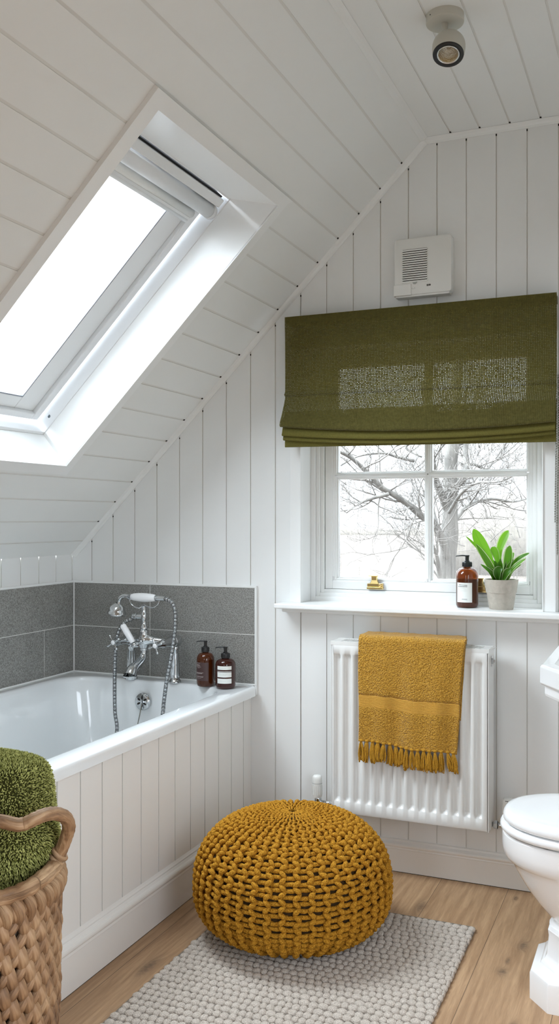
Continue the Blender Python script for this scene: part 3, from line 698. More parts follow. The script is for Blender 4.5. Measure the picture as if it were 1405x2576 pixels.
L_, R_ = at(324, 1500, Yh), at(399, 1510, Yh)
mb.tube(spline([L_+Vector((0, -.004, .008)), L_+Vector((.001, 0, -.008)), at(331, 1521, Yh), at(348, 1530, Yh), ct, at(383, 1529, Yh), at(396, 1521, Yh), R_+Vector((.001, 0, -.004)), R_+Vector((0, -.004, .01))], 6), .0026, 8)
mb.sphere(ct, .006, 10, 6)
chrome(mb, 'handset_cradle', mx_)
hs = thing('shower_handset', 'chrome shower handset with white porcelain grip lying in the tap cradle', 'shower head', tuple(at(362, 1502, Yh)))
mb = MB(); a, b = at(330, 1501.5, Yh), at(391, 1504.5, Yh); d = b-a
mb.tube([a+d*t for t in (0, .02, .15, .35, .5, .65, .85, .98, 1)], [.0105, .0125, .0150, .0168, .0172, .0168, .0150, .0125, .0105], 24)
mb.build('grip', M['ceramic'], hs, sharp=60)
for q_, s_, nm_ in ((a, -1, 'neck'), (b, 1, 'hose_connector')):
    mb = MB()
    for k in range(3): mb.lathe([(.0085, -.0015), (.0118-.001*k, -.001), (.0118-.001*k, .001), (.0085, .0015)], q_+d.normalized()*(s_*(.002+.0045*k)), 18, d)
    if s_ < 0: mb.tube(spline([a, at(322, 1500.5, Yh), at(312, 1499, Yh), at(304, 1503, Yh), at(299.5, 1511, Yh), at(298, 1520, Yh)], 5), .0078, 16)
    else: mb.tube([b, at(400, 1505.5, Yh), at(414, 1506.5, Yh)], [.0095, .0095, .0085], 16)
    chrome(mb, nm_, hs)
mb = MB()
hb = at(295, 1522, Yh); axh = Vector((-.16, .10, -.98)).normalized()
mb.lathe([(.007, -.008), (.014, -.003), (.026, .006), (.032, .018), (.034, .028), (.037, .031), (.037, .035), (.034, .038), (.0001, .039)], hb, 30, axh)
chrome(mb, 'head', hs)
def hosemat():
    m = pmat('ribbed_chrome_hose', (200, 203, 205), .16, metal=1); t = NT(m); b = m.node_tree.nodes['Principled BSDF']
    uv = t.n('ShaderNodeTexCoord'); w = t.n('ShaderNodeTexWave', wave_type='BANDS', bands_direction='Y', i_Scale=1.0)
    w.inputs['Scale'].default_value = 78.0; t.l(uv.outputs['UV'], w.inputs['Vector']); bp = t.n('ShaderNodeBump', i_Strength=1.0, i_Distance=.0012); t.l(w.outputs['Fac'], bp.inputs['Height']); t.l(bp.outputs[0], b.inputs['Normal'])
    cr = t.n('ShaderNodeValToRGB'); t.l(w.outputs['Fac'], cr.inputs[0]); cr.color_ramp.elements[0].color = lin((70, 72, 74)); cr.color_ramp.elements[0].position = .1; cr.color_ramp.elements[1].position = .45; cr.color_ramp.elements[1].color = lin((205, 208, 210)); t.l(cr.outputs[0], b.inputs['Base Color'])
    return m
mb = MB()
hp = [at(413, 1506.5, Yh), at(421, 1508, 3.022), at(433, 1517, 3.015), at(440, 1536, 3.01), at(441, 1566, 3.005), at(438, 1600, 2.995), at(434, 1630, 2.985), at(427, 1670, 2.975), at(420, 1706, 2.965), at(412, 1765, 2.95), at(406, 1810, 2.92),
      Vector((-1.74, 2.90, .36)), Vector((-1.80, 2.87, .27)), Vector((-1.88, 2.88, .25)), Vector((-1.95, 2.90, .30)), at(292, 1850, 2.935), at(289, 1790, 2.95), at(288, 1727, 2.965), at(289, 1665, 2.98), at(291, 1622, 2.99), at(295, 1598, 3.0), at(303, 1578, 3.01), at(316, 1563, 3.02), at(330, 1557.5, 3.027), Vector((c.x-.046, c.y-.005, zo))]
hpts = spline(hp, 26); seg = 0
def ribs(dist, an): return 1+.09*math.sin(dist*2*PI/.0042)
# resample evenly so the ribs are regular
rs_ = [hpts[0]]; step = .0014; acc = 0
for p, q2 in zip(hpts, hpts[1:]):
    L = (q2-p).length; t = step-acc
    while t <= L: rs_.append(p+(q2-p)*(t/L)); t += step
    acc = (L-(t-step))
mb.tube(rs_, .0074, 10, rf=lambda dist, an: 1+.10*math.sin(dist*2*PI/.0056))
mb.build('shower_hose', hosemat(), hs)
# ------------------------------------------------------------------ bottles
def amber(name, col, dark):
    m = pmat(name, col, .04, coat=.5); b = m.node_tree.nodes['Principled BSDF']; b.inputs['Transmission Weight'].default_value = dark; b.inputs['IOR'].default_value = 1.3
    return m
M['amber'] = amber('amber_glass', (122, 56, 18), .72); M['amberd'] = amber('dark_amber_glass', (64, 24, 16), .3)
M['liquid'] = pmat('dark_soap', (70, 30, 18), .3)
def bottle(label, base, r, h, hcap, mat, mlab, group=None, nozzle=(-1, 0), lab=None, squareness=1.0, liquid=None):
    t = thing('pump_bottle', label, 'bottle', base); x, y, z = base
    sh = h*.23; mb = MB()
    pr = [(.0001, 0), (r*.80, 0), (r*.93, .003), (r, .011), (r, h-sh)]
    for k in range(1, 9):
        a = k/8*PI/2; pr.append((r*.33+(r*.67)*math.cos(a)**.9 if k < 8 else r*.33, h-sh+sh*.92*math.sin(a)))
    pr += [(r*.33, h), (r*.33, h+.004)]
    mb.lathe(pr, base, 40); mb.build('bottle_body', mat, t, sharp=60)
    if liquid:
        mb = MB(); mb.lathe([(.0001, .003), (r*.90, .004), (r*.94, .012), (r*.94, liquid), (.0001, liquid)], base, 32); mb.build('liquid', M['liquid'], t, sharp=60)
    mb = MB(); cr_ = r*.43; z0 = h
    mb.lathe([(.0001, z0), (cr_*.98, z0), (cr_, z0+.001), (cr_, z0+hcap), (cr_*.93, z0+hcap+.0015), (cr_*.55, z0+hcap+.002), (cr_*.55, z0+hcap+.005), (cr_*.40, z0+hcap+.006), (cr_*.40, z0+hcap+.018), (cr_*.50, z0+hcap+.022), (cr_*.52, z0+hcap+.0245), (.0001, z0+hcap+.0255)], base, 28)
    for k in range(36):
        a = 2*PI*k/36; mb.tube([(x+cr_*math.cos(a), y+cr_*math.sin(a), z+z0+.001), (x+cr_*math.cos(a), y+cr_*math.sin(a), z+z0+hcap-.001)], .0006, 4)
    zt = z+z0+hcap+.0225; nx, ny = nozzle; L = r*.95
    mb.tube([(x-nx*.004, y-ny*.004, zt), (x+nx*L*.5, y+ny*L*.5, zt+.0008), (x+nx*L, y+ny*L, zt-.001), (x+nx*(L+.002), y+ny*(L+.002), zt-.004)], [.0042, .0036, .0026, .0022], 10, squash=.7)
    mb.build('pump_head', M['black'], t, sharp=40)
    if lab:
        mb = MB(); a0, a1, z0_, z1_ = lab['a0'], lab['a1'], lab['z0'], lab['z1']
        def patch(A0, A1, Z0, Z1, rr_, mi):
            A0, A1 = math.radians(A0), math.radians(A1); n_ = max(2, int(abs(A1-A0)/.12)); mb.lathe([(rr_, Z0), (rr_, Z1)], base, n_, a0=A0, a1=A1, mi=mi)
        for (Z0, Z1) in lab.get('bands', [(z0_, z1_)]): patch(a0, a1, Z0, Z1, r+.0004, 0)
        for (A0, A1, Z, th, mi) in lab['lines']:
            A = A0
            while A < A1:     # broken marks: the lettering is too small to read
                w = R.uniform(1.5, 5); patch(A, min(A+w, A1), Z, Z+th, r+.0007, mi); A += w+R.uniform(.5, 1.4)
        mb.build('label', [mlab, M['ink'], M['inkwhite'], M['inkgrey']], t)
    return t
bottle('amber glass pump bottle with a white label on the window sill', (-.645, 3.215, .940), .0385, .142, .016, M['amber'], M['label'],
       lab=dict(a0=222, a1=307, z0=.020, z1=.088, lines=[(236, 282, .079, .0018, 1), (230, 282, .0735, .0020, 1), (244, 270, .069, .0006, 3), (240, 276, .066, .0006, 3), (236, 280, .0595, .0006, 3), (254, 282, .0305, .0014, 1), (248, 284, .0275, .0008, 3), (238, 250, .030, .0007, 3)]), nozzle=(-.98, -.2), liquid=.10)
bottle('brown pump bottle with a dark label standing beside the bath tap', (-1.602, 3.078, ZB+.0006), .0335, .128, .017, M['amber'], M['labeldark'],
       lab=dict(a0=212, a1=318, z0=.024, z1=.092, lines=[(222, 262, .0885, .0008, 2), (222, 258, .0825, .0014, 2), (224, 262, .0785, .0014, 2), (224, 268, .0745, .0008, 2), (240, 258, .071, .0006, 2), (216, 284, .0535, .0012, 2), (216, 276, .050, .0016, 2), (228, 284, .0395, .0012, 2), (224, 282, .0365, .001, 2), (220, 270, .0325, .0007, 2)]), nozzle=(-.97, -.25), liquid=.10)
bottle('dark brown pump bottle with a white striped label at the bath corner', (-1.513, 3.068, ZB+.0006), .0375, .112, .016, M['amberd'], M['label'],
       lab=dict(a0=245, a1=332, z0=.022, z1=.086, bands=[(.022, .040), (.045, .0635), (.0655, .067), (.0725, .086)], lines=[(255, 300, .078, .0005, 3), (255, 310, .058, .0005, 3), (260, 305, .0555, .0005, 3), (265, 300, .052, .0005, 3), (262, 300, .031, .0005, 3)]), nozzle=(-.98, -.2), liquid=.09)
# ------------------------------------------------------------------ potted plant
px_, py_ = -.525, 3.200
pl = thing('potted_plant', 'leafy green plant in a tapered stone grey pot on the sill', 'plant', (px_, py_, .94))
mb = MB(); mb.lathe([(.0001, 0), (.0395, 0), (.0405, .002), (.0495, .057), (.0515, .0575), (.0575, .100), (.0575, .102), (.0555, .1025), (.0535, .101), (.0515, .090)], (px_, py_, .94), 44)
mb.build('pot', M['pot'], pl, sharp=40)
mb = MB(); nn = 14
for i in range(8):
    r0_, r1_ = .052*i/8, .052*(i+1)/8
    for k in range(20):
        P = []
        for rr2, kk in ((r0_, k), (r1_, k), (r1_, k+1), (r0_, k+1)):
            a = 2*PI*kk/20; x, y = px_+rr2*math.cos(a), py_+rr2*math.sin(a); P.append((x, y, .94+.093+.005*noise.noise((x*80, y*80, 0))))
        mb.quad(P, 0, True)
mb.build('soil', M['soil'], pl)
def leafmat():
    m = bpy.data.materials.new('plant_leaf'); m.use_nodes = True; t = NT(m); nt = m.node_tree; b = nt.nodes['Principled BSDF']; out = nt.nodes['Material Output']
    b.inputs['Roughness'].default_value = .35
    uv = t.n('ShaderNodeTexCoord'); sp = t.n('ShaderNodeSeparateXYZ'); t.l(uv.outputs['UV'], sp.inputs[0])
    ab = t.n('ShaderNodeMath', operation='ABSOLUTE'); t.l(sp.outputs[0], ab.inputs[0])
    oi = t.n('ShaderNodeAttribute', attribute_name='tint')
    cr = t.n('ShaderNodeValToRGB'); t.l(oi.outputs['Fac'], cr.inputs[0]); e_ = cr.color_ramp.elements; e_[0].color = lin((44, 96, 24)); e_[1].color = lin((112, 170, 34))
    vein = t.n('ShaderNodeMath', operation='LESS_THAN'); vein.inputs[1].default_value = .035; t.l(ab.outputs[0], vein.inputs[0])
    ad = t.n('ShaderNodeMath', operation='MULTIPLY_ADD'); ad.inputs[1].default_value = 2.2; t.l(ab.outputs[0], ad.inputs[0]); t.l(sp.outputs[1], ad.inputs[2])
    sub_ = t.n('ShaderNodeMath', operation='MULTIPLY_ADD'); sub_.inputs[1].default_value = -.9; t.l(ab.outputs[0], sub_.inputs[0]); t.l(sp.outputs[1], sub_.inputs[2])
    w = t.n('ShaderNodeMath', operation='MULTIPLY'); w.inputs[1].default_value = 50; t.l(sub_.outputs[0], w.inputs[0]); sn = t.n('ShaderNodeMath', operation='SINE'); t.l(w.outputs[0], sn.inputs[0])
    gt = t.n('ShaderNodeMath', operation='GREATER_THAN'); gt.inputs[1].default_value = .93; t.l(sn.outputs[0], gt.inputs[0])
    mxv = t.n('ShaderNodeMath', operation='MAXIMUM'); t.l(vein.outputs[0], mxv.inputs[0]); t.l(gt.outputs[0], mxv.inputs[1]); k_ = t.n('ShaderNodeMath', operation='MULTIPLY'); k_.inputs[1].default_value = .4; t.l(mxv.outputs[0], k_.inputs[0])
    mx = t.n('ShaderNodeMix', data_type='RGBA'); t.l(k_.outputs[0], mx.inputs[0]); t.l(cr.outputs[0], mx.inputs[6]); mx.inputs[7].default_value = lin((58, 118, 20)); 
    ed = t.n('ShaderNodeAttribute', attribute_name='vary'); ee = t.n('ShaderNodeMath', operation='MULTIPLY'); g2 = t.n('ShaderNodeMath', operation='GREATER_THAN'); g2.inputs[1].default_value = .78; t.l(ab.outputs[0], g2.inputs[0]); t.l(g2.outputs[0], ee.inputs[0]); t.l(ed.outputs['Fac'], ee.inputs[1])
    m3 = t.n('ShaderNodeMix', data_type='RGBA'); t.l(ee.outputs[0], m3.inputs[0]); t.l(mx.outputs[2], m3.inputs[6]); m3.inputs[7].default_value = lin((225, 228, 190))
    t.l(m3.outputs[2], b.inputs['Base Color']); tl = t.n('ShaderNodeBsdfTranslucent'); t.l(m3.outputs[2], tl.inputs[0])
    ms = t.n('ShaderNodeMixShader', i_Fac=.45); t.l(b.outputs[0], ms.inputs[1]); t.l(tl.outputs[0], ms.inputs[2]); t.l(ms.outputs[0], out.inputs[0]); return m
M['leaf'] = leafmat()
mb = MB(); tint = []; vary = []
def leaf(foot, mid, tip, w, tn, vr=0, face=None, fold=.25, wav=0, peak=.45):
    ps = spline([foot, mid, tip], 9); N = len(ps)-1; f = Vector(face) if face else Vector((0, -1, .3)); b0 = len(mb.v); ph = R.random()*6
    for i, p in enumerate(ps):
        t = i/N; d = (ps[min(i+1, N)]-ps[max(i-1, 0)]).normalized(); sd = d.cross(f).normalized(); nr = sd.cross(d)
        prof = (math.sin(PI*t**(math.log(.5)/math.log(peak))))**.8 if 0 < t < 1 else 0
        ww = max(w*prof, .0012*(1-t))
        for k in (-1, -.8, -.5, 0, .5, .8, 1):
            q_ = p+sd*(ww*k)+nr*(ww*fold*abs(k)+wav*math.sin(t*14+ph+k)*abs(k))
            mb.uv[len(mb.v)] = (k, t); mb.v.append(tuple(q_)); tint.append(tn); vary.append(vr)
    for i in range(N):
        for k in range(6): mb.f.append((b0+i*7+k, b0+i*7+k+1, b0+(i+1)*7+k+1, b0+(i+1)*7+k)); mb.m.append(0); mb.sm.append(True)
fp = lambda dx=0, dy=0: Vector((px_+dx, py_+dy, 1.033))
A_ = lambda x, y, d=0: at(x, y, py_+d)
leaf(fp(-.012), A_(1226, 1405, -.005), A_(1190, 1330), .021, .95, 0, (.15, -1, .1), .12, peak=.68)
leaf(fp(.004), A_(1256, 1385, .01), A_(1278, 1334, .01), .017, .92, .5, (-.25, -1, .1), .2, .0006, peak=.72)
leaf(fp(-.018), A_(1220, 1400, .01), A_(1170, 1348, .015), .008, .75, .9, (.1, -1, .3), .3)
leaf(fp(-.010), A_(1228, 1418, -.01), A_(1196, 1368, -.01), .013, .8, .9, (.2, -1, .2), .2, peak=.5)
leaf(fp(.010), A_(1278, 1412, -.01), A_(1282, 1372, -.012), .018, .42, .5, (-.3, -1, .3), .5, .001, peak=.6)
leaf(fp(.014), A_(1296, 1414, -.01), A_(1331, 1391, -.01), .011, .35, .9, (-.1, -.8, .7), .3, peak=.6)
leaf(fp(.016), A_(1290, 1430, -.02), A_(1322, 1405, -.02), .009, .75, .9, (-.1, -.8, .7), .3, peak=.6)
leaf(fp(.010), A_(1285, 1405, .01), A_(1292, 1390, .01), .010, .6, .9, (-.3, -1, .3), .3)
leaf(fp(0), A_(1248, 1400, -.008), A_(1236, 1376, -.008), .014, .8, .2, (.1, -1, .3), .3, .001, peak=.7)
leaf(fp(-.020), A_(1234, 1440, -.02), A_(1208, 1419, -.02), .008, .3, .5, (.3, -1, .3), .35)
leaf(fp(-.022), A_(1238, 1448, -.02), A_(1228, 1438, -.025), .007, .4, 0, (.3, -1, .3), .35)
leaf(fp(-.006, -.02), A_(1250, 1440, -.035), A_(1262, 1427, -.042), .015, .18, .3, (.1, -1, .2), .5, .001, peak=.6)
leaf(fp(.008, -.02), A_(1272, 1445, -.035), A_(1284, 1430, -.04), .013, .25, .4, (-.2, -1, .2), .5, .001, peak=.6)
leaf(fp(.018), A_(1287, 1436, -.01), A_(1310, 1420, -.02), .009, .55, .9, (-.2, -.9, .5), .3)
for i in range(26):
    a = R.uniform(0, 2*PI); rr_ = R.uniform(.01, .045); h_ = R.uniform(.03, .085); fx = .012*math.cos(a); fy_ = .012*math.sin(a)
    leaf(fp(fx, fy_), Vector((px_+fx+rr_*.4*math.cos(a), py_+fy_+rr_*.4*math.sin(a), 1.033+h_*.6)), Vector((px_+fx+rr_*math.cos(a), py_+fy_+rr_*.8*math.sin(a), 1.033+h_)), R.uniform(.005, .010), R.uniform(.2, .85), R.choice((0, .7, 1)), (R.uniform(-.4, .4), -1, .3), .35)
fo = mb.build('foliage', M['leaf'], pl)
for nm, arr in (('tint', tint), ('vary', vary)):
    at_ = fo.data.attributes.new(nm, 'FLOAT', 'POINT'); at_.data.foreach_set('value', arr)
# ------------------------------------------------------------------ radiator
YR0, YR1 = 3.030, 3.130; rx0, rx1, rz0, rz1 = -1.082, -.539, .219, .822
rad_ = thing('radiator', 'white panel radiator on the wall under the window', 'radiator', (-.81, 3.08, 0))
mb = MB(); xs = []; fl = [-1.0615+.0378*k for k in range(14)]
xs = [rx0+.002, rx0+.008]
for f_ in fl: xs += [f_-.0135, f_-.0095, f_-.008, f_+.008, f_+.0095, f_+.0135]
xs += [rx1-.010, rx1-.004]
zs = [rz0+.006, rz0+.012, .262, .266, .276, .279, .765, .768, .776, .780, rz1-.018, rz1-.012]
def dep(x, z):
    dz = 0 if z < .264 or z > .778 else (.35 if z < .268 or z > .774 else (.92 if z < .278 or z > .766 else 1))
    for f_ in fl:
        a = abs(x-f_)
        if a < .0125: return dz*(.0125 if a < .009 else .0100 if a < .011 else 0)
    return 0
rows = [[(x, YR0+dep(x, z)+(.002 if (z in (zs[0], zs[-1]) or x in (xs[0], xs[-1])) else 0), z) for x in xs] for z in zs]
mb.loft(rows, closed=False)
mb.box(xs[0]-.001, xs[-1]+.001, YR0+.0145, YR0+.020, zs[0]-.001, zs[-1]+.001)
mb.build('front_panel', M['radiator'], rad_, sharp=70)
mb = MB(); mb.box(rx0+.01, rx1-.01, YR1-.012, YR1-.004, rz0+.01, rz1-.02); mb.box(rx0+.012, rx1-.012, YR0+.03, YR1-.014, rz0+.03, rz1-.02)
mb.build('rear_panel', M['radiator'], rad_)
for s_, x0_, x1_ in ((-1, rx0-.003, rx0+.001), (1, rx1-.003, rx1+.001)):
    mb = MB(); mb.box(x0_, x1_, YR0+.004, YR1, rz0+.002, rz1-.002); mb.build('side_panel', M['radiator'], rad_, bevel=.001)
mb = MB(); mb.box(rx0-.004, rx1+.002, YR0+.001, YR0+.018, rz1-.013, rz1); mb.box(rx0-.004, rx1+.002, YR1-.022, YR1, rz1-.006, rz1)
nsl = 58
for i in range(nsl+1):
    x = rx0+.004+(rx1-rx0-.008)*i/nsl
    mb.box(x-.0024, x+.0024, YR0+.016, YR1-.02, rz1-.005, rz1-.0005, fn=lambda x_, y_, z_: (x_+(y_-YR0)*.18, y_, z_))
mb.box(rx0-.002, rx0+.028, YR0+.01, YR1-.01, rz1-.006, rz1-.0003); mb.box(rx1-.024, rx1, YR0+.01, YR1-.01, rz1-.006, rz1-.0003)
mb.box(rx0+.028, rx1-.024, YR0+.016, YR1-.02, rz1-.03, rz1-.026, 1)
mb.build('top_grille', [M['radiator'], M['dark']], rad_)
mb = MB(); mb.lathe([(.0001, .012), (.004, .012), (.0045, .008), (.009, .0075), (.009, 0)], (rx1+.001, YR0+.055, rz1-.045), 6, (1, 0, 0), smooth=False); mb.box(rx1+.001, rx1+.003, YR0+.044, YR0+.066, rz1-.062, rz1-.028)
mb.build('bleed_valve', M['chrome'], rad_)
def valve(xv, yv, side, lab_):
    mb = MB(); mb.tube([(rx1 if side > 0 else rx0, yv, .228), (xv, yv, .228)], .0085, 12); mb.lathe([(.0145, -.006), (.0145, .006)], ((rx1+.012) if side > 0 else rx0-.012, yv, .228), 6, (1, 0, 0), smooth=False)
    mb.tube([(xv, yv, .236), (xv, yv, .222), (xv, 3.15, .216), (xv, 3.162, .216)], .0075, 12) if side > 0 else mb.tube([(xv, yv, .236), (xv, yv, .0)], .0075, 12)
    mb.lathe([(.012, .221), (.013, .226), (.013, .241), (.011, .246)], (xv, yv, 0), 16)
    v = mb.build('valve_body', M['chrome'], rad_)
    return v
v = valve(-1.160, 3.105, -1, '')
mb = MB(); mb.lathe([(.0001, .246), (.016, .246), (.0175, .252), (.0175, .312), (.0165, .320), (.012, .325), (.0001, .326)], (-1.163, 3.105, 0), 24)
for k in range(18):
    a = 2*PI*k/18; mb.tube([(-1.163+.0175*math.cos(a), 3.105+.0175*math.sin(a), .256), (-1.163+.0175*math.cos(a), 3.105+.0175*math.sin(a), .288)], .0014, 5)
tv = mb.build('thermostat_knob', M['plastic'], v, sharp=45)
mb = MB(); mb.lathe([(.0178, .296), (.0178, .298)], (-1.163, 3.105, 0), 24); mb.build('dial_mark', M['inkgrey'], tv)
v = valve(-.487, 3.105, 1, '')
mb = MB(); mb.loft([[(x, y, z) for x, y in rrect(-.487-a, -.487+a, 3.105-a, 3.105+a, (.006,)*4, 4)] for z, a in ((.246, .014), (.251, .018), (.310, .0165), (.319, .0155), (.322, .012))], cap0=True, cap1=True)
kn = mb.build('thermostat_knob', M['plastic'], v, sharp=45)
mb = MB(); mb.box(-.494, -.484, 3.0878, 3.09, .314, .3155); mb.build('dial_mark', M['ink'], kn)
# ------------------------------------------------------------------ mustard hand towel
def terry(name, c1, c2, sc=520, bstr=.9, dist=.003):
    m = bpy.data.materials.new(name); m.use_nodes = True; t = NT(m); b = m.node_tree.nodes['Principled BSDF']
    b.inputs['Roughness'].default_value = .95; b.inputs['Specular IOR Level'].default_value = .1; b.inputs['Sheen Weight'].default_value = .2
    tc = t.n('ShaderNodeTexCoord'); v = t.n('ShaderNodeTexVoronoi', i_Scale=float(sc)*.5); n_ = t.n('ShaderNodeTexNoise', i_Scale=float(sc)*.6, i_Detail=3.0)
    t.l(tc.outputs['Object'], v.inputs['Vector']); t.l(tc.outputs['Object'], n_.inputs['Vector'])
    cr = t.n('ShaderNodeValToRGB'); t.l(n_.outputs['Fac'], cr.inputs[0]); cr.color_ramp.elements[0].position = .3; cr.color_ramp.elements[0].color = lin(c1); cr.color_ramp.elements[1].position = .7; cr.color_ramp.elements[1].color = lin(c2)
    t.l(cr.outputs[0], b.inputs['Base Color'])
    ad = t.n('ShaderNodeMath', operation='SUBTRACT'); t.l(n_.outputs['Fac'], ad.inputs[0]); t.l(v.outputs['Distance'], ad.inputs[1])
    bp = t.n('ShaderNodeBump', i_Strength=bstr, i_Distance=dist); t.l(ad.outputs[0], bp.inputs['Height']); t.l(bp.outputs[0], b.inputs['Normal'])
    return m
M['mustard'] = terry('mustard_terry', (158, 112, 30), (206, 158, 66), 420, 1.0, .004); M['mustardband'] = terry('mustard_band', (184, 136, 50), (208, 162, 76), 700, .4, .001)
M['mustardyarn'] = pmat('mustard_yarn', (186, 138, 48), .95, bump=(700, .8, .002), var=(300, .25), spec=.1)
tw = thing('hand_towel', 'mustard yellow fringed towel draped over the radiator', 'towel', (-.80, 3.0, .62))
TY = YR0-.012
def trow(v):   # edges (xl, xr, z) by fraction down the front
    xl = -.976-.002*math.sin(v*6); xr = -.610-.034*v-.003*math.sin(v*5); return xl, xr
def tsurf(u, v, off=0):
    """v<0: over the top and down the back"""
    xl, xr = trow(max(0, v)); x = xl+(xr-xl)*u
    zt = .848; zb = .486-.018*u+.004*math.sin(u*9)
    fold = (.006*math.sin(u*11+.5)+.004*math.sin(u*23+2))*min(1, max(0, v)*1.4)
    if v >= 0:
        a = min(1, v/.05); z = zt-.018*(1-math.cos(a*PI/2)) if v < .05 else (zt-.018)-(zt-.018-zb)*(v-.05)/.95
        y = TY-off-fold-.003+(.018*(1-math.sin(a*PI/2)))
    else:
        w = -v; x -= .022*min(1, w/.35)*u**2; y = TY+.015+min(w/.35, 1)*.105; z = zt-.001*math.sin(w/.35*PI) if w < .35 else zt-(w-.35)*.35
        if w >= .35: y += .006*math.sin(min(1, (w-.35)/.1)*PI/2)
    return Vector((x, y, z+.0008*math.sin(u*40+v*13)))
vs = [-.75, -.6, -.45, -.36, -.3, -.2, -.1, -.04]+[i/90 for i in range(91)]
mb = MB(); nu = 70; b0 = 0
for v in vs:
    for i in range(nu+1):
        p = tsurf(i/nu, v)
        if .555 < v < .675: p.y += .0035
        mb.v.append(tuple(p))
for j in range(len(vs)-1):
    for i in range(nu):
        k = j*(nu+1)+i; mb.f.append((k, k+1, k+nu+2, k+nu+1)); mb.sm.append(True); mb.m.append(0)
# the folded-under half, a little further back and to the right
b0 = len(mb.v); v2 = [.0+.9*i/60 for i in range(61)]
for v in v2:
    for i in range(21):
        u = .55+.47*i/20; p = tsurf(min(u, 1.0), v*.78, -.009); p.x += .0045*min(1, v*2.5)*i/20; mb.v.append(tuple(p))
for j in range(60):
    for i in range(20):
        k = b0+j*21+i; mb.f.append((k, k+1, k+22, k+21)); mb.sm.append(True); mb.m.append(0)
tb = mb.build('towel_body', M['mustard'], tw, solid=.007)
mb = MB(); nb = 11      # ribbed band
for k in range(nb):
    v = .568+.098*k/(nb-1); pts = [tsurf(i/60, v, .0012) for i in range(61)]
    mb.tube(pts, .0020, 6)
mb.build('woven_band', M['mustardband'], tb)
NT_ = 17
for k in range(NT_):
    mb = MB(); u = (k+.5)/NT_; top = tsurf(u, 1.0)+Vector((0, -.003, .003)); Rk = random.Random(k)
    mb.sphere(top, .0070, 8, 6, sc=(1.1, .8, .7)); lean = Rk.uniform(-.006, .006)+(u-.35)*.012; ln = Rk.uniform(.060, .074)
    for s_ in range(20):
        a = Rk.uniform(0, 2*PI); r_ = .0105*math.sqrt(Rk.random()); e_ = ln*Rk.uniform(.85, 1.05)
        ex, ey = r_*math.cos(a), r_*math.sin(a)*.6
        pts = [top+Vector((ex*.2, ey*.2, -.002)), top+Vector((ex*.75+lean*.3, ey*.75, -e_*.3)), top+Vector((ex*1.0+lean*.7+Rk.uniform(-.002, .002), ey, -e_*.65)), top+Vector((ex*.95+lean+Rk.uniform(-.003, .003), ey, -e_))]
        mb.tube(spline(pts, 4), .0019, 5, rf=lambda dist, an: 1+.25*math.sin(dist*1500+an))
    mb.build('tassel', M['mustardyarn'], tw)
# ------------------------------------------------------------------ rug
def yarnmat(name, c1, c2, sc, bs=.8, bd=.002):
    m = bpy.data.materials.new(name); m.use_nodes = True; t = NT(m); b = m.node_tree.nodes['Principled BSDF']
    b.inputs['Roughness'].default_value = .95; b.inputs['Specular IOR Level'].default_value = .12
    tc = t.n('ShaderNodeTexCoord'); n_ = t.n('ShaderNodeTexNoise', i_Scale=float(sc), i_Detail=3.0); t.l(tc.outputs['Object'], n_.inputs['Vector'])
    cr = t.n('ShaderNodeValToRGB'); t.l(n_.outputs['Fac'], cr.inputs[0]); cr.color_ramp.elements[0].position = .32; cr.color_ramp.elements[0].color = lin(c1); cr.color_ramp.elements[1].position = .68; cr.color_ramp.elements[1].color = lin(c2)
    t.l(cr.outputs[0], b.inputs['Base Color']); bp = t.n('ShaderNodeBump', i_Strength=bs, i_Distance=bd); t.l(n_.outputs['Fac'], bp.inputs['Height']); t.l(bp.outputs[0], b.inputs['Normal'])
    return m
M['rug'] = yarnmat('oatmeal_wool', (176, 165, 154), (222, 212, 201), 420, 1.0, .0035); M['rugbase'] = pmat('rug_backing', (128, 120, 112), .95)
RX0, RX1, RY0, RY1 = -1.288, -.530, 1.56, 2.812
mb = MB(); pts = rrect(RX0+.006, RX1-.006, RY0+.006, RY1-.006, (.012,)*4, 4)
mb.loft([[(x, y, .0005) for x, y in pts], [(x, y, .007) for x, y in pts]], cap1=True, mi=1)
row = 0; y = RY0+.014; RR = random.Random(3)
while y < RY1-.012:
    x = RX0+.008+(.004 if row % 2 else 0)+RR.uniform(-.003, .003)
    while x < RX1-.006:
        w = RR.uniform(.017, .027)
        if x+w > RX1-.002: w = RX1-.004-x
        if w > .006:
            zc_ = .0072+RR.uniform(-.0006, .0012)
            b0 = len(mb.v); mb.sphere((x+w/2, y+RR.uniform(-.0016, .0016), zc_), 1.0, 10, 6, sc=(w*.60, .0134, .0090))
        x += w
    y += .0268; row += 1
rug = tag(mb.build('rug', [M['rug'], M['rugbase']], loc=(-.91, 2.05, 0)), 'oatmeal nubbly woven bath mat under the mustard pouf', 'rug')
# ------------------------------------------------------------------ knitted pouf
M['knit'] = yarnmat('mustard_chunky_yarn', (146, 94, 16), (210, 156, 56), 330, 1.0, .004)
M['knitd'] = pmat('pouf_core_shade', (62, 42, 12), .95)  # core darkened to stand in for shade between the knit columns
PC = Vector((-1.030, 2.540, .014)); PR, PH, ZM = .287, .372, .158
def pprof(t):
    """t 0 (top centre) .. 1 (bottom centre): superellipse half profile -> (r, z)"""
    a = t*PI; n_ = 2.5
    s_, c_ = math.sin(a), math.cos(a); r = PR*abs(s_)**(2/n_)
    if c_ >= 0: z = ZM+(PH-.012-ZM)*abs(c_)**(2/2.35)
    else: z = ZM-(ZM-.006)*abs(c_)**(2/2.9)
    return r, z
TT = [i/600 for i in range(601)]; prt = [pprof(t) for t in TT]; cum = [0]
for a, b in zip(prt, prt[1:]): cum.append(cum[-1]+math.dist(a, b))
TOT = cum[-1]
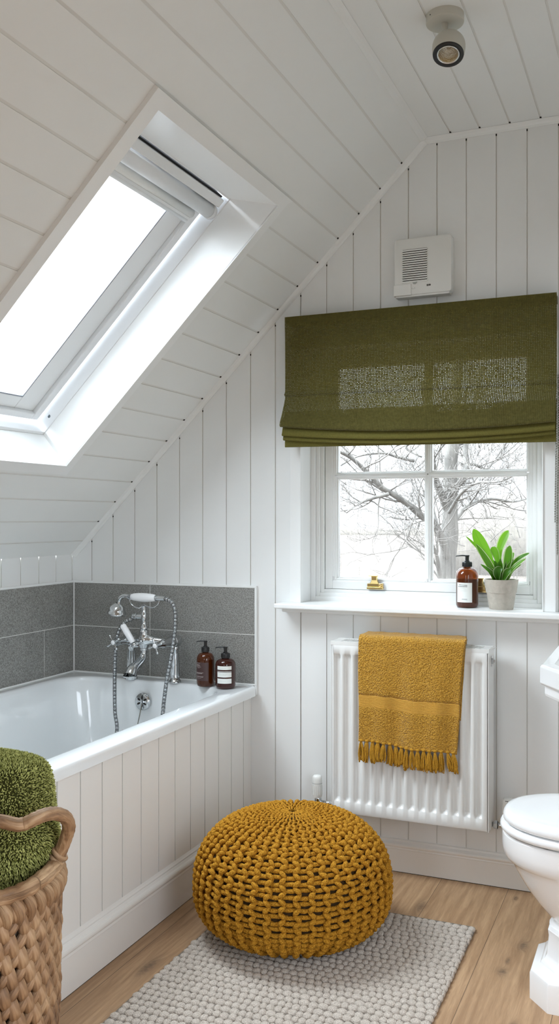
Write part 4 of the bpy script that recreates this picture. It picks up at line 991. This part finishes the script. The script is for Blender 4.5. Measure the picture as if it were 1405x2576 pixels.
def pat(s_):
    s_ = max(0, min(TOT-1e-6, s_)); lo, hi = 0, 600
    while hi-lo > 1:
        md = (lo+hi)//2
        if cum[md] <= s_: lo = md
        else: hi = md
    f_ = (s_-cum[lo])/(cum[hi]-cum[lo]+1e-9); r = prt[lo][0]+(prt[hi][0]-prt[lo][0])*f_; z = prt[lo][1]+(prt[hi][1]-prt[lo][1])*f_
    dr, dz = prt[hi][0]-prt[lo][0], prt[hi][1]-prt[lo][1]; L = math.hypot(dr, dz)+1e-9
    return r, z, -dz/L, dr/L      # outward normal (nr, nz)
def ppt(s_, ang, off=0):
    r, z, nr, nz = pat(s_); r2 = r+nr*off; return Vector((PC.x+r2*math.cos(ang), PC.y+r2*math.sin(ang), PC.z+z+nz*off))
pf = MB(); RP = random.Random(11)
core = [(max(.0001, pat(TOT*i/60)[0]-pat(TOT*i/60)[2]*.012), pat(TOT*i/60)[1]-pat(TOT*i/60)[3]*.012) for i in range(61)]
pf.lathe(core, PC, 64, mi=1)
NC = 44; pitch = .0172; rows_ = int((TOT-.03)/pitch)
SEGS = 6
wob = [[RP.uniform(-1, 1) for _ in range(NC)] for _ in range(rows_+3)]
for k in range(NC):
    a0 = 2*PI*k/NC; ptsk, rsk = [], []
    s0 = .012+(0 if k % 2 == 0 else .028); s1 = TOT*.93
    nst = int((s1-s0)/pitch)
    for j in range(nst):
        for q_ in range(SEGS):
            f_ = (j+q_/SEGS); s_ = s0+f_*pitch; r = pat(s_)[0]
            if r < .02 and j > 5: continue
            yr = min(.0067, max(.0028, r*2*PI/NC*.25))
            zz = math.sin(f_*PI)                      # zigzag, one stitch left, one right
            zz = math.copysign(abs(zz)**.75, zz)
            lat = zz*min(.0056, r*2*PI/NC*.17)+wob[j][k]*.0014
            bump_ = .0030*math.cos(f_*2*PI)
            ptsk.append(ppt(s_, a0+lat/max(r, .01), .002+bump_*min(1, r/.1))); rsk.append(yr*(1+.10*math.sin(f_*2*PI+1)+.05*wob[j][k]))
    pf.tube(ptsk, rsk, 8)
# cross rungs between the columns
j = 0; s_ = .030
while s_ < TOT*.92:
    r = pat(s_)[0]; n_ = NC*6; pts, rs2 = [], []
    yr = min(.0062, .0040+r*.009)
    if r > .05:
        for i in range(n_):
            a = 2*PI*i/n_; ph = a*NC/(2*PI)
            off = -.0060-.002*math.cos(2*PI*ph)+.0012*math.sin(ph*1.7+j)
            ds = .0014*math.sin(PI*ph+j*PI)+.0012*math.sin(a*5+j*2.1)
            pts.append(ppt(s_+ds, a, off)); rs2.append(yr*(1+.10*math.cos(4*PI*ph+j)))
        pf.tube(pts, rs2, 7, closed=True)
    s_ += pitch; j += 1
pouf = tag(pf.build('knitted_pouf', [M['knit'], M['knitd']], loc=tuple(PC)), 'round chunky knitted mustard pouf sitting on the mat', 'pouf')
# ------------------------------------------------------------------ woven basket with towel
def seagrass():
    m = bpy.data.materials.new('woven_hyacinth'); m.use_nodes = True; t = NT(m); b = m.node_tree.nodes['Principled BSDF']; b.inputs['Roughness'].default_value = .6
    tc = t.n('ShaderNodeTexCoord'); mp = t.n('ShaderNodeMapping'); mp.inputs['Scale'].default_value = (9, 26, 1); t.l(tc.outputs['UV'], mp.inputs[0])
    n_ = t.n('ShaderNodeTexNoise', i_Scale=1.0, i_Detail=4.0, i_Distortion=.5); t.l(mp.outputs[0], n_.inputs['Vector']); n2 = t.n('ShaderNodeTexNoise', i_Scale=14.0, i_Detail=2.0); t.l(tc.outputs['Object'], n2.inputs['Vector'])
    ad = t.n('ShaderNodeMath', operation='ADD'); t.l(n_.outputs['Fac'], ad.inputs[0]); t.l(n2.outputs['Fac'], ad.inputs[1]); hf = t.n('ShaderNodeMath', operation='MULTIPLY'); hf.inputs[1].default_value = .5; t.l(ad.outputs[0], hf.inputs[0])
    cr = t.n('ShaderNodeValToRGB'); t.l(hf.outputs[0], cr.inputs[0]); e_ = cr.color_ramp.elements; e_[0].position = .34; e_[0].color = lin((88, 60, 38)); e_[1].position = .68; e_[1].color = lin((186, 154, 118)); e2 = e_.new(.5); e2.color = lin((140, 106, 74))
    t.l(cr.outputs[0], b.inputs['Base Color']); bp = t.n('ShaderNodeBump', i_Strength=.9, i_Distance=.003); t.l(n_.outputs['Fac'], bp.inputs['Height']); t.l(bp.outputs[0], b.inputs['Normal']); return m
M['grass'] = seagrass()
BC = Vector((-1.222, 1.336, 0)); BR, BZ = .184, .588
bk = thing('wicker_basket', 'tall round woven natural fibre basket with a looped handle', 'basket', tuple(BC))
brad = lambda z: BR-.010*(1-z/BZ)
mb = MB()
mb.lathe([(.0001, .004), (brad(0)-.008, .004), (brad(BZ)-.010, BZ-.02)], BC, 60, mi=1)
RB = random.Random(5); rows2 = 20; nb = 36; hz_ = (BZ-.02)/rows2
for j in range(rows2):
    for i in range(nb):
        off = .5 if j % 2 else 0; a = 2*PI*(i+off)/nb; z = .012+hz_*(j+.5); r = brad(z); da = 2*PI/nb
        P = lambda aa, zz, o_: Vector((BC.x+(r+o_)*math.cos(aa), BC.y+(r+o_)*math.sin(aa), zz))
        jt = RB.uniform(-.15, .15)*da; q_ = RB.uniform(.9, 1.12)
        # steep fat strand passing over the stakes
        pts = spline([P(a-.16*da+jt, z+hz_*.92, -.005), P(a-.20*da+jt, z+hz_*.45, .004), P(a-.10*da+jt, z-hz_*.15, .005), P(a+.16*da+jt, z-hz_*.75, -.004)], 4)
        N = len(pts); mb.tube(pts, [(.0045+.0072*math.sin(PI*(k_+.4)/(N+.2))**.7)*q_ for k_ in range(N)], 8, rf=lambda d_, an: 1+.10*math.sin(an*5))
        # slanting strand rising to the right
        pts = spline([P(a-.02*da+jt, z-hz_*.42, -.006), P(a+.28*da+jt, z-hz_*.02, .0035), P(a+.62*da+jt, z+hz_*.38, .004), P(a+.86*da+jt, z+hz_*.55, -.004)], 4)
        mb.tube(pts, [(.0035+.0062*math.sin(PI*(k_+.4)/(N+.2))**.7)*q_ for k_ in range(N)], 8, rf=lambda d_, an: 1+.10*math.sin(an*5))
bb = mb.build('woven_body', [M['grass'], M['lining']], bk)
mb = MB()
def coil(z, r, rad_c, n_=420, wraps=64):
    pts = [Vector((BC.x+r*math.cos(2*PI*i/n_), BC.y+r*math.sin(2*PI*i/n_), z+.002*math.sin(7*2*PI*i/n_))) for i in range(n_)]
    L = 2*PI*r
    mb.tube(pts, rad_c, 12, closed=True, rf=lambda d_, an: 1+.15*(abs(math.sin((d_/L*wraps*PI)+an*.5))**.6-.6)+.03*math.sin(an*9+d_*90))
coil(BZ+.012, BR+.002, .0145, wraps=46)
for i in range(48):     # looped lashing under the rim
    a = 2*PI*i/48; P = lambda aa, zz, o_: Vector((BC.x+(BR+o_)*math.cos(aa), BC.y+(BR+o_)*math.sin(aa), zz)); da = 2*PI/48
    pts = spline([P(a-.3*da, BZ+.004, .000), P(a-.05*da, BZ-.006, .010), P(a+.22*da, BZ-.026, .010), P(a+.2*da, BZ-.048, .000)], 4)
    mb.tube(pts, [.006+.006*math.sin(PI*k_/12) for k_ in range(13)], 8, rf=lambda d_, an: 1+.1*math.sin(an*5))
mb.build('rim', M['grass'], bk)
mb = MB()
hpth = spline([at(118, 2212, 1.420), at(134, 2175, 1.425), at(153, 2140, 1.425), at(167, 2105, 1.418), at(173, 2076, 1.408), at(163, 2055, 1.390), at(138, 2047, 1.365), at(112, 2050, 1.340), at(88, 2060, 1.322), at(62, 2072, 1.314), at(40, 2074, 1.304), at(0, 2066, 1.296), at(-45, 2075, 1.29), at(-80, 2110, 1.28), at(-100, 2190, 1.27)], 10)
mb.tube(hpth, [.0145-.0025*min(1, i/24) for i in range(len(hpth))], 14, rf=lambda d_, an: 1+.10*(abs(math.sin(d_*260+an*.5))**.6-.6)+.03*math.sin(an*7+d_*60))
for i in range(5):     # lashings at the handle foot
    p = hpth[2+i*4]; d_ = (hpth[3+i*4]-p).normalized(); u = d_.cross(Vector((.3, 1, 0))).normalized(); w = d_.cross(u)
    mb.tube([p+(u*math.cos(t_)+w*math.sin(t_))*.0145+d_*(.006*math.sin(t_)) for t_ in [2*PI*k_/14 for k_ in range(14)]], .0046, 6, closed=True)
mb.tube(spline([hpth[10], at(143, 2196, 1.437), at(146, 2235, 1.44), at(145, 2290, 1.445)], 6), .0085, 10, rf=lambda d_, an: 1+.12*math.sin(an*5))
mb.build('handle', M['grass'], bk)
# green towel, rolled and tucked into the basket, pile built as loops
M['greent'] = yarnmat('moss_towel_shaded_ground', (40, 40, 16), (60, 60, 24), 300)  # ground colour darkened in place of shade down in the pile
def pilemat():
    m = bpy.data.materials.new('moss_towel_pile'); m.use_nodes = True; t = NT(m); b = m.node_tree.nodes['Principled BSDF']
    b.inputs['Roughness'].default_value = .9; b.inputs['Specular IOR Level'].default_value = .1
    tc = t.n('ShaderNodeTexCoord'); n_ = t.n('ShaderNodeTexNoise', i_Scale=160.0, i_Detail=2.0); t.l(tc.outputs['Object'], n_.inputs['Vector'])
    cr = t.n('ShaderNodeValToRGB'); t.l(n_.outputs['Fac'], cr.inputs[0]); cr.color_ramp.elements[0].position = .35; cr.color_ramp.elements[0].color = lin((100, 102, 48)); cr.color_ramp.elements[1].position = .66; cr.color_ramp.elements[1].color = lin((176, 176, 108))
    t.l(cr.outputs[0], b.inputs['Base Color']); return m
M['greenp'] = pilemat()
TYc = 1.40
def tring(z, xr, xl, hy, yc, ex=3.2, n_=56):
    out = []; cx = (xr+xl)/2; hx = (xr-xl)/2
    for i in range(n_):
        a = 2*PI*i/n_; c_, s_ = math.cos(a), math.sin(a)
        out.append(Vector((cx+hx*math.copysign(abs(c_)**(2/ex), c_), yc+hy*math.copysign(abs(s_)**(2/ex), s_), z)))
    return out
prof_px = [(2330, 30), (2250, 60), (2210, 86), (2175, 106), (2140, 117), (2125, 118), (2100, 115), (2075, 111), (2050, 107), (2010, 102), (1980, 98), (1955, 92), (1935, 82), (1924, 66), (1917, 45), (1913, 15), (1911, -30)]
rings = []; left = at(-190, 2100, TYc).x
for k, (py, px) in enumerate(prof_px):
    p = at(px, py, TYc); kk = 0 if py > 1960 else (1960-py)/50
    pinch = .010*math.exp(-((py-2068)/12)**2)
    rings.append(tring(p.z, p.x-pinch, left+.04*kk**2, .085-.035*kk**2-pinch*.8, TYc))
zl = lambda x: .565+(x-at(0, 2220, TYc).x)*(at(118, 2138, TYc).z-at(0, 2222, TYc).z)/(at(118, 2138, TYc).x-at(0, 2222, TYc).x)+(at(0, 2222, TYc).z-.565)-.035
rings = [[Vector((q.x, q.y, max(q.z, zl(q.x)))) for q in rg] for rg in rings]
mb = MB(); mb.loft(rings, cap0=True, cap1=True)
gt = mb.build('bath_towel', M['greent'], loc=(left+.1, TYc, .62), sub=0)
tag(gt, 'thick moss green towel rolled up in the woven basket', 'towel')
# pile
pm = MB(); tris = []; RG = random.Random(9); nr_ = len(rings[0])
for i in range(len(rings)-1):
    for k in range(nr_):
        a, b, c_, d_ = rings[i][k], rings[i][(k+1) % nr_], rings[i+1][(k+1) % nr_], rings[i+1][k]
        if (a-d_).length < 1e-4: continue
        tris.append((a, b, c_, d_))
cen = Vector((left+.1, TYc, .68))
SP = .0034
for (a, b, c_, d_) in tris:
    n_ = (b-a).cross(d_-a)
    if n_.length < 1e-9: n_ = (c_-b).cross(d_-b)
    if n_.length < 1e-9: continue
    n_.normalize(); mid = (a+b+c_+d_)/4
    if n_.dot(mid-Vector((cen.x, cen.y, mid.z-.02))) < 0: n_ = -n_
    if n_.dot(Vector((0, 0, CH))-mid) < -.15 or mid.x < at(-60, 2100, TYc).x: continue
    lu, lv_ = ((b-a).length+(c_-d_).length)/2, (d_-a).length; nu_, nv_ = max(1, round(lu/SP)), max(1, round(lv_/SP))
    for x in range(nu_):
        for y in range(nv_):
            fu, fv = (x+RG.random())/nu_, (y+RG.random())/nv_
            p = a.lerp(b, fu).lerp(d_.lerp(c_, fu), fv); t1 = (b-a).normalized() if lu > 1e-6 else Vector((1, 0, 0)); t2 = n_.cross(t1)
            L = RG.uniform(.0045, .0068); lean = t1*RG.uniform(-.003, .003)+t2*RG.uniform(-.0025, .0025)+Vector((0, 0, -.003))*min(1, max(0, (.72-p.z)/.06)); w = RG.uniform(.0010, .0014)
            b0 = len(pm.v); m_ = p+n_*L*.55+lean*.4; e_ = p+n_*L+lean
            for (cc, ww) in ((p, w*.8), (m_, w*1.2)):
                for q_ in range(4):
                    an = PI/2*q_; pm.v.append(tuple(cc+t1*(ww*math.cos(an))+t2*(ww*math.sin(an))))
            pm.v.append(tuple(e_))
            for q_ in range(4):
                pm.f.append((b0+q_, b0+(q_+1) % 4, b0+4+(q_+1) % 4, b0+4+q_)); pm.f.append((b0+4+q_, b0+4+(q_+1) % 4, b0+8)); pm.m += [0, 0]; pm.sm += [True, True]
po = pm.build('pile', M['greenp'], gt)
# ------------------------------------------------------------------ toilet
to = thing('toilet', 'white ceramic toilet with the lid closed at the right edge', 'toilet', (-.05, 2.54, 0))
TC = 2.540
def dsec(xf, xb, hw, n_=40, ex=2.25, yc=TC):
    """egg section: rounded nose at xf, squarer back at xb"""
    out = []; cx = xf+(xb-xf)*.52
    for i in range(n_):
        a = 2*PI*i/n_; c_, s_ = math.cos(a), math.sin(a); e2 = ex if c_ < 0 else 4
        hx = cx-xf if c_ < 0 else xb-cx
        out.append((cx+hx*math.copysign(abs(c_)**(2/e2), c_), yc+hw*math.copysign(abs(s_)**(2/e2), s_)))
    return out
mb = MB(); X2 = .08
secs = [(.417, -.398, .172), (.420, -.405, .178), (.416, -.4105, .1825), (.405, -.4115, .184), (.380, -.4115, .184), (.362, -.408, .182), (.350, -.400, .176), (.344, -.392, .168), (.338, -.386, .162), (.325, -.380, .157), (.300, -.366, .148), (.270, -.347, .136), (.240, -.325, .122), (.215, -.303, .108), (.200, -.288, .099), (.190, -.279, .093), (.184, -.279, .092), (.178, -.290, .097), (.172, -.290, .097)]
mb.loft([[(x, y, z) for x, y in dsec(xf, X2, hw)] for z, xf, hw in secs], cap0=True)
def octo(xf, xb, hw, ch_, z): return [(xf+ch_, TC-hw, z), (xb, TC-hw, z), (xb, TC+hw, z), (xf+ch_, TC+hw, z), (xf, TC+hw-ch_*1.2, z), (xf, TC-hw+ch_*1.2, z)]
mb.loft([octo(*a) for a in ((-.288, X2, .095, .035, .176), (-.286, X2, .094, .035, .160), (-.290, X2, .097, .036, .112), (-.296, X2, .102, .038, .100), (-.304, X2, .108, .041, .094), (-.306, X2, .111, .042, .088), (-.318, X2, .124, .047, .080), (-.328, X2, .138, .051, .074), (-.331, X2, .141, .052, .066), (-.331, X2, .142, .052, 0))], smooth=False, cap0=True)
bowl = mb.build('bowl', M['ceramic'], to, bevel=.004, sharp=35)
def slab(zs_, name, xf, xb, hw, par):
    mb = MB(); mb.loft([[(x, y, z) for x, y in dsec(xf+d_, xb, hw-d_, 56)] for z, d_ in zs_], cap0=True, cap1=True); return mb.build(name, M['ceramic'], par, sharp=50)
seat = slab([(.4255, .012), (.426, .004), (.430, .0005), (.435, 0), (.4405, .001), (.444, .005), (.4455, .012)], 'seat', -.4165, .04, .186, to)
lid = slab([(.449, .012), (.4495, .004), (.453, .0005), (.460, 0), (.468, .002), (.4735, .008), (.4765, .020), (.478, .05)], 'lid', -.409, .04, .182, to)
for y_ in (2.395, 2.69):
    mb = MB(); mb.box(-.315, -.303, y_, y_+.014, .420, .4265); mb.build('seat_buffer', M['greyplastic'], to, bevel=.002)
for y_ in (2.46, 2.62):
    mb = MB(); mb.tube([(.045, y_-.02, .44), (.045, y_+.02, .44)], .012, 12); mb.build('hinge', M['chrome'], to)
# ------------------------------------------------------------------ wash basin
bs = thing('wash_basin', 'white ceramic wash basin with cut corners at the right edge', 'sink', (XR, 2.33, .92))
def bsec(d_, z, x0=-.265, ya=2.031, yb=2.62):
    return [(XR-.004, ya+d_, z), (-.196+d_*.4, ya+d_, z), (x0+d_, 2.143+d_*.4, z), (x0+d_, yb-.11-d_*.4, z), (-.196+d_*.4, yb-d_, z), (XR-.004, yb-d_, z)]
mb = MB()
mb.loft([bsec(.040, .8445), bsec(.012, .848), bsec(.010, .855), bsec(.010, .8735), bsec(.004, .8745), bsec(0, .879), bsec(0, .915), bsec(.004, .9195), bsec(.030, .921), bsec(.042, .917)], smooth=False)
mb.loft([bsec(.042, .917), [(XR-.12 if x > .3 else x, y, z) for x, y, z in bsec(.052, .895)], [(XR-.14 if x > .3 else x, y, z) for x, y, z in bsec(.10, .82)]], smooth=False, cap1=True)
mb.loft([bsec(.20, .76), bsec(.14, .80), bsec(.040, .8445)], smooth=False, cap0=True)
o = mb.build('basin_bowl', M['ceramic'], bs, bevel=.006, merge=True, seg=3)
mb = MB(); oc8 = lambda d_, z: [(.16+d_, 2.25+d_, z), (.34, 2.25+d_, z), (.34, 2.41-d_, z), (.16+d_, 2.41-d_, z)]
mb.loft([oc8(-.02, 0), oc8(-.02, .05), oc8(0, .07), oc8(.01, .5), oc8(0, .79)], cap0=True, cap1=True, smooth=False); mb.build('pedestal', M['ceramic'], bs, bevel=.006)
# ------------------------------------------------------------------ outside: field, hedge, bare tree, reeds
def fieldmat():
    m = pmat('winter_field', (128, 116, 100), 1); t = NT(m); b = m.node_tree.nodes['Principled BSDF']
    tc = t.n('ShaderNodeTexCoord'); n_ = t.n('ShaderNodeTexNoise', i_Scale=.5, i_Detail=6.0); mp = t.n('ShaderNodeMapping'); mp.inputs['Scale'].default_value = (1, .35, 1); t.l(tc.outputs['Object'], mp.inputs[0]); t.l(mp.outputs[0], n_.inputs['Vector'])
    cr = t.n('ShaderNodeValToRGB'); t.l(n_.outputs['Fac'], cr.inputs[0]); cr.color_ramp.elements[0].position = .35; cr.color_ramp.elements[0].color = lin(FIELD[0]); cr.color_ramp.elements[1].position = .65; cr.color_ramp.elements[1].color = lin(FIELD[1]); t.l(cr.outputs[0], b.inputs['Base Color']); return m
FIELD = ((62, 54, 47), (80, 70, 61))
GZ = -2.4
mb = MB(); mb.box(-160, 160, -160, 220, GZ-.5, GZ); struct(mb.build('ground', fieldmat()))
mb = MB(); RH = random.Random(4); pts = []
for i in range(161):
    x = -150+i*1.875; pts.append((x, 1.1+.5*noise.noise((x*.23, 0, 0))+.25*noise.noise((x*1.3, 3, 0))))
mb.loft([[(x, 195, GZ) for x, h in pts], [(x, 195.2, GZ+h+.2) for x, h in pts], [(x, 196, GZ+h+.35) for x, h in pts], [(x, 198, GZ) for x, h in pts]], closed=False)
hd = mb.build('hedge', M['hedge'], loc=(-40, 196, GZ)); tag(hd, 'long dark hedge line at the far edge of the field', 'hedge')
tr = thing('bare_tree', 'bare winter tree with spreading branches outside the window', 'tree', tuple(at(1128, 1500, 9.0).xy)+(GZ,))
mb = MB(); RTt = random.Random(21); D0 = 9.0
def px2(p, d): return at(p[0], p[1], D0+d)
def branch(mb, path, w0, w1, dep0, dep1, twigs=0, lvl=0):
    n_ = len(path); pts = [px2(p, dep0+(dep1-dep0)*i/(n_-1)) for i, p in enumerate(path)]
    ps = spline(pts, 5); N = len(ps); k = 3.9/2309/1.0*1.0
    rs3 = [max(.003, (w0+(w1-w0)*i/(N-1))*9.0/2309/2) for i in range(N)]
    mb.tube(ps, rs3, 8, rf=lambda d_, an: 1+.12*noise.noise((d_*6, an, w0)))
    return ps, rs3
def twig(mb, p, d, L, r, lvl):
    pts = [p]; q_ = d.copy(); n_ = 6
    for i in range(n_):
        q_ = (q_+Vector((RTt.uniform(-.32, .32), RTt.uniform(-.32, .32), RTt.uniform(-.22, .30)))).normalized(); pts.append(pts[-1]+q_*L/n_)
    mb.tube(pts, [max(.0016, r*(1-.75*i/n_)) for i in range(n_+1)], 4)
    if lvl < 3:
        for i in range(RTt.choice((2, 3, 4))):
            j = RTt.randint(1, n_); e_ = (q_+Vector((RTt.uniform(-1, 1), RTt.uniform(-1, 1), RTt.uniform(-.5, .8)))).normalized(); twig(mb, pts[j], e_, L*RTt.uniform(.45, .75), r*.55, lvl+1)
trunk, _ = branch(mb, [(1136, 2000), (1132, 1800), (1128, 1600), (1124, 1500), (1122, 1420), (1130, 1340), (1130, 1250), (1133, 1160), (1140, 1080), (1146, 980), (1150, 900)], 62, 26, 0, 0)
_t = mb.build('trunk', M['bark'], tr)
mbs = MB(); alls = []
for path, w0, w1, d0, d1 in (([(1128, 1292), (1112, 1250), (1093, 1200), (1085, 1140), (1075, 1060), (1060, 960)], 22, 11, 0, -.6), ([(1132, 1262), (1150, 1215), (1172, 1180), (1170, 1135), (1178, 1080), (1200, 980)], 22, 11, 0, .5),
        ([(1124, 1400), (1108, 1350), (1085, 1310), (1062, 1300), (1025, 1268), (990, 1245), (955, 1222), (915, 1180), (880, 1150), (850, 1135)], 22, 7, -.1, -1.3), ([(976, 1243), (940, 1252), (900, 1268), (870, 1290)], 10, 4, -.9, -1.2),
        ([(1118, 1390), (1105, 1345), (1090, 1290), (1078, 1230), (1060, 1180)], 14, 6, .2, .9), ([(1132, 1325), (1150, 1300), (1172, 1275), (1200, 1262), (1240, 1255), (1290, 1262), (1340, 1250)], 15, 4, .1, .9),
        ([(1160, 1170), (1190, 1168), (1222, 1180), (1240, 1160), (1262, 1130), (1290, 1090)], 9, 4, .4, 1.1), ([(1128, 1290), (1160, 1240), (1200, 1215), (1260, 1210), (1320, 1180)], 9, 3, -.2, -1.0),
        ([(1040, 1160), (1000, 1150), (960, 1140), (900, 1148), (850, 1175)], 8, 3, -.5, -1.0), ([(1060, 1100), (1020, 1125), (1060, 1150)], 8, 4, -.4, -.4), ([(1120, 1500), (1104, 1440), (1098, 1400), (1088, 1370)], 16, 6, -.1, -.4)):
    ps, rr3 = branch(mbs, path, w0, w1, d0, d1); alls.append((ps, rr3))
mbs.build('bough', M['bark'], tr)
mbt = MB()
for ps, rr3 in alls:
    for i in range(3, len(ps), 2):
        if RTt.random() < .85:
            d_ = (ps[min(i+1, len(ps)-1)]-ps[i-1]).normalized(); e_ = (d_*.6+Vector((RTt.uniform(-1, 1), RTt.uniform(-.6, .6), RTt.uniform(-.5, .9)))).normalized(); twig(mbt, ps[i], e_, RTt.uniform(.35, .75), min(.010, rr3[i]*.5), 0)
for i in range(30):
    x, y = RTt.uniform(1150, 1330), RTt.uniform(1215, 1400); twig(mbt, px2((x, y), RTt.uniform(-.3, 1.6)), Vector((RTt.uniform(-1, 1), RTt.uniform(-.4, .4), RTt.uniform(-.2, 1))).normalized(), RTt.uniform(.3, .6), .0045, 1)
mbt.build('twigs', M['twig'], tr)
# distant shrubs behind the tree
for (x, w_, h_, Y_) in ((1350, 13, 5.2, 62),):
    mb = MB(); c0_ = at(x, 1320, Y_); c0_.z = GZ
    mb.sphere((c0_.x, c0_.y, GZ+h_*.4), 1, 36, 18, sc=(w_/2, 3, h_*.62))
    mb.v = [(a+.4*noise.noise((a, b, c_)), b, c_+.5*noise.noise((a*.9, b, c_*1.2))) for a, b, c_ in mb.v]
    o = mb.build('copse', M['hedge'], loc=tuple(c0_)); tag(o, 'hazy copse at the right behind the bare tree', 'bushes')
# ------------------------------------------------------------------ sky and exposure
w = bpy.data.worlds.new('overcast_sky'); scene.world = w; w.use_nodes = True; t = NT(w); nt = w.node_tree; nt.nodes.clear()
out = t.n('ShaderNodeOutputWorld'); bg = t.n('ShaderNodeBackground'); tc = t.n('ShaderNodeTexCoord')
dt = t.n('ShaderNodeVectorMath', operation='DOT_PRODUCT'); sd_ = Vector((-.61, -.18, .77)).normalized(); dt.inputs[1].default_value = sd_; t.l(tc.outputs['Generated'], dt.inputs[0])
mr = t.n('ShaderNodeMapRange', interpolation_type='SMOOTHSTEP'); mr.inputs[1].default_value = .15; mr.inputs[2].default_value = .98; mr.inputs[3].default_value = 1.8; mr.inputs[4].default_value = 27.5
t.l(dt.outputs['Value'], mr.inputs[0])
db = t.n('ShaderNodeVectorMath', operation='DOT_PRODUCT'); db.inputs[1].default_value = (.86, -.4, .3); t.l(tc.outputs['Generated'], db.inputs[0])
m2 = t.n('ShaderNodeMapRange', interpolation_type='SMOOTHSTEP'); m2.inputs[1].default_value = .2; m2.inputs[2].default_value = .9; m2.inputs[3].default_value = 0; m2.inputs[4].default_value = 3.5; t.l(db.outputs['Value'], m2.inputs[0])
ad = t.n('ShaderNodeMath', operation='ADD'); t.l(mr.outputs[0], ad.inputs[0]); t.l(m2.outputs[0], ad.inputs[1])
bg.inputs['Color'].default_value = (.885, .96, 1.055, 1); t.l(ad.outputs[0], bg.inputs['Strength']); t.l(bg.outputs[0], out.inputs[0])
w.cycles.sampling_method = 'MANUAL'; w.cycles.sample_map_resolution = 256
def portal(name, loc, sx, sy, direction):
    l = bpy.data.lights.new(name, 'AREA'); l.shape = 'RECTANGLE'; l.size = sx; l.size_y = sy; l.cycles.is_portal = True
    o = bpy.data.objects.new(name, l); COL.objects.link(o); o.location = loc; o.rotation_euler = Vector(direction).to_track_quat('-Z', 'Y').to_euler(); return o
portal('portal_window', ((WX0+WX1)/2, YW+.20, (WZ0+WZ1)/2), .87, .94, (0, -1, 0))
portal('portal_side', (XR+.02, (RH_[0]+RH_[1])/2, (RH_[2]+RH_[3])/2), RH_[1]-RH_[0], RH_[3]-RH_[2], (-1, 0, 0))
portal('portal_back', ((BH[0]+BH[1])/2, YB-.02, (BH[2]+BH[3])/2), BH[1]-BH[0], BH[3]-BH[2], (0, 1, 0))
pk = bpy.data.lights.new('portal_skylight', 'AREA'); pk.shape = 'RECTANGLE'; pk.size = .76; pk.size_y = 1.04; pk.cycles.is_portal = True
po_ = bpy.data.objects.new('portal_skylight', pk); COL.objects.link(po_)
nz_ = -(S(0, 0, 0)-S(0, 0, 1)).normalized(); xa = Vector((0, 1, 0)); za_ = nz_; ya = za_.cross(xa)
po_.matrix_world = Matrix.Translation(S((SK[0]+SK[1])/2, 1.09, .25)) @ Matrix((xa, ya, za_)).transposed().to_4x4()
vs_ = scene.view_settings; scene.display_settings.display_device = 'sRGB'; vs_.view_transform = 'Standard'; vs_.look = 'None'; vs_.exposure = 0.38; vs_.gamma = 1.0; vs_.use_curve_mapping = False
cy = scene.cycles; cy.max_bounces = 12; cy.diffuse_bounces = 7; cy.glossy_bounces = 4; cy.transmission_bounces = 8; cy.transparent_max_bounces = 12; cy.caustics_reflective = False; cy.caustics_refractive = False; cy.sample_clamp_indirect = 6
for o in list(COL.objects):
    if '_o' in o: del o['_o']
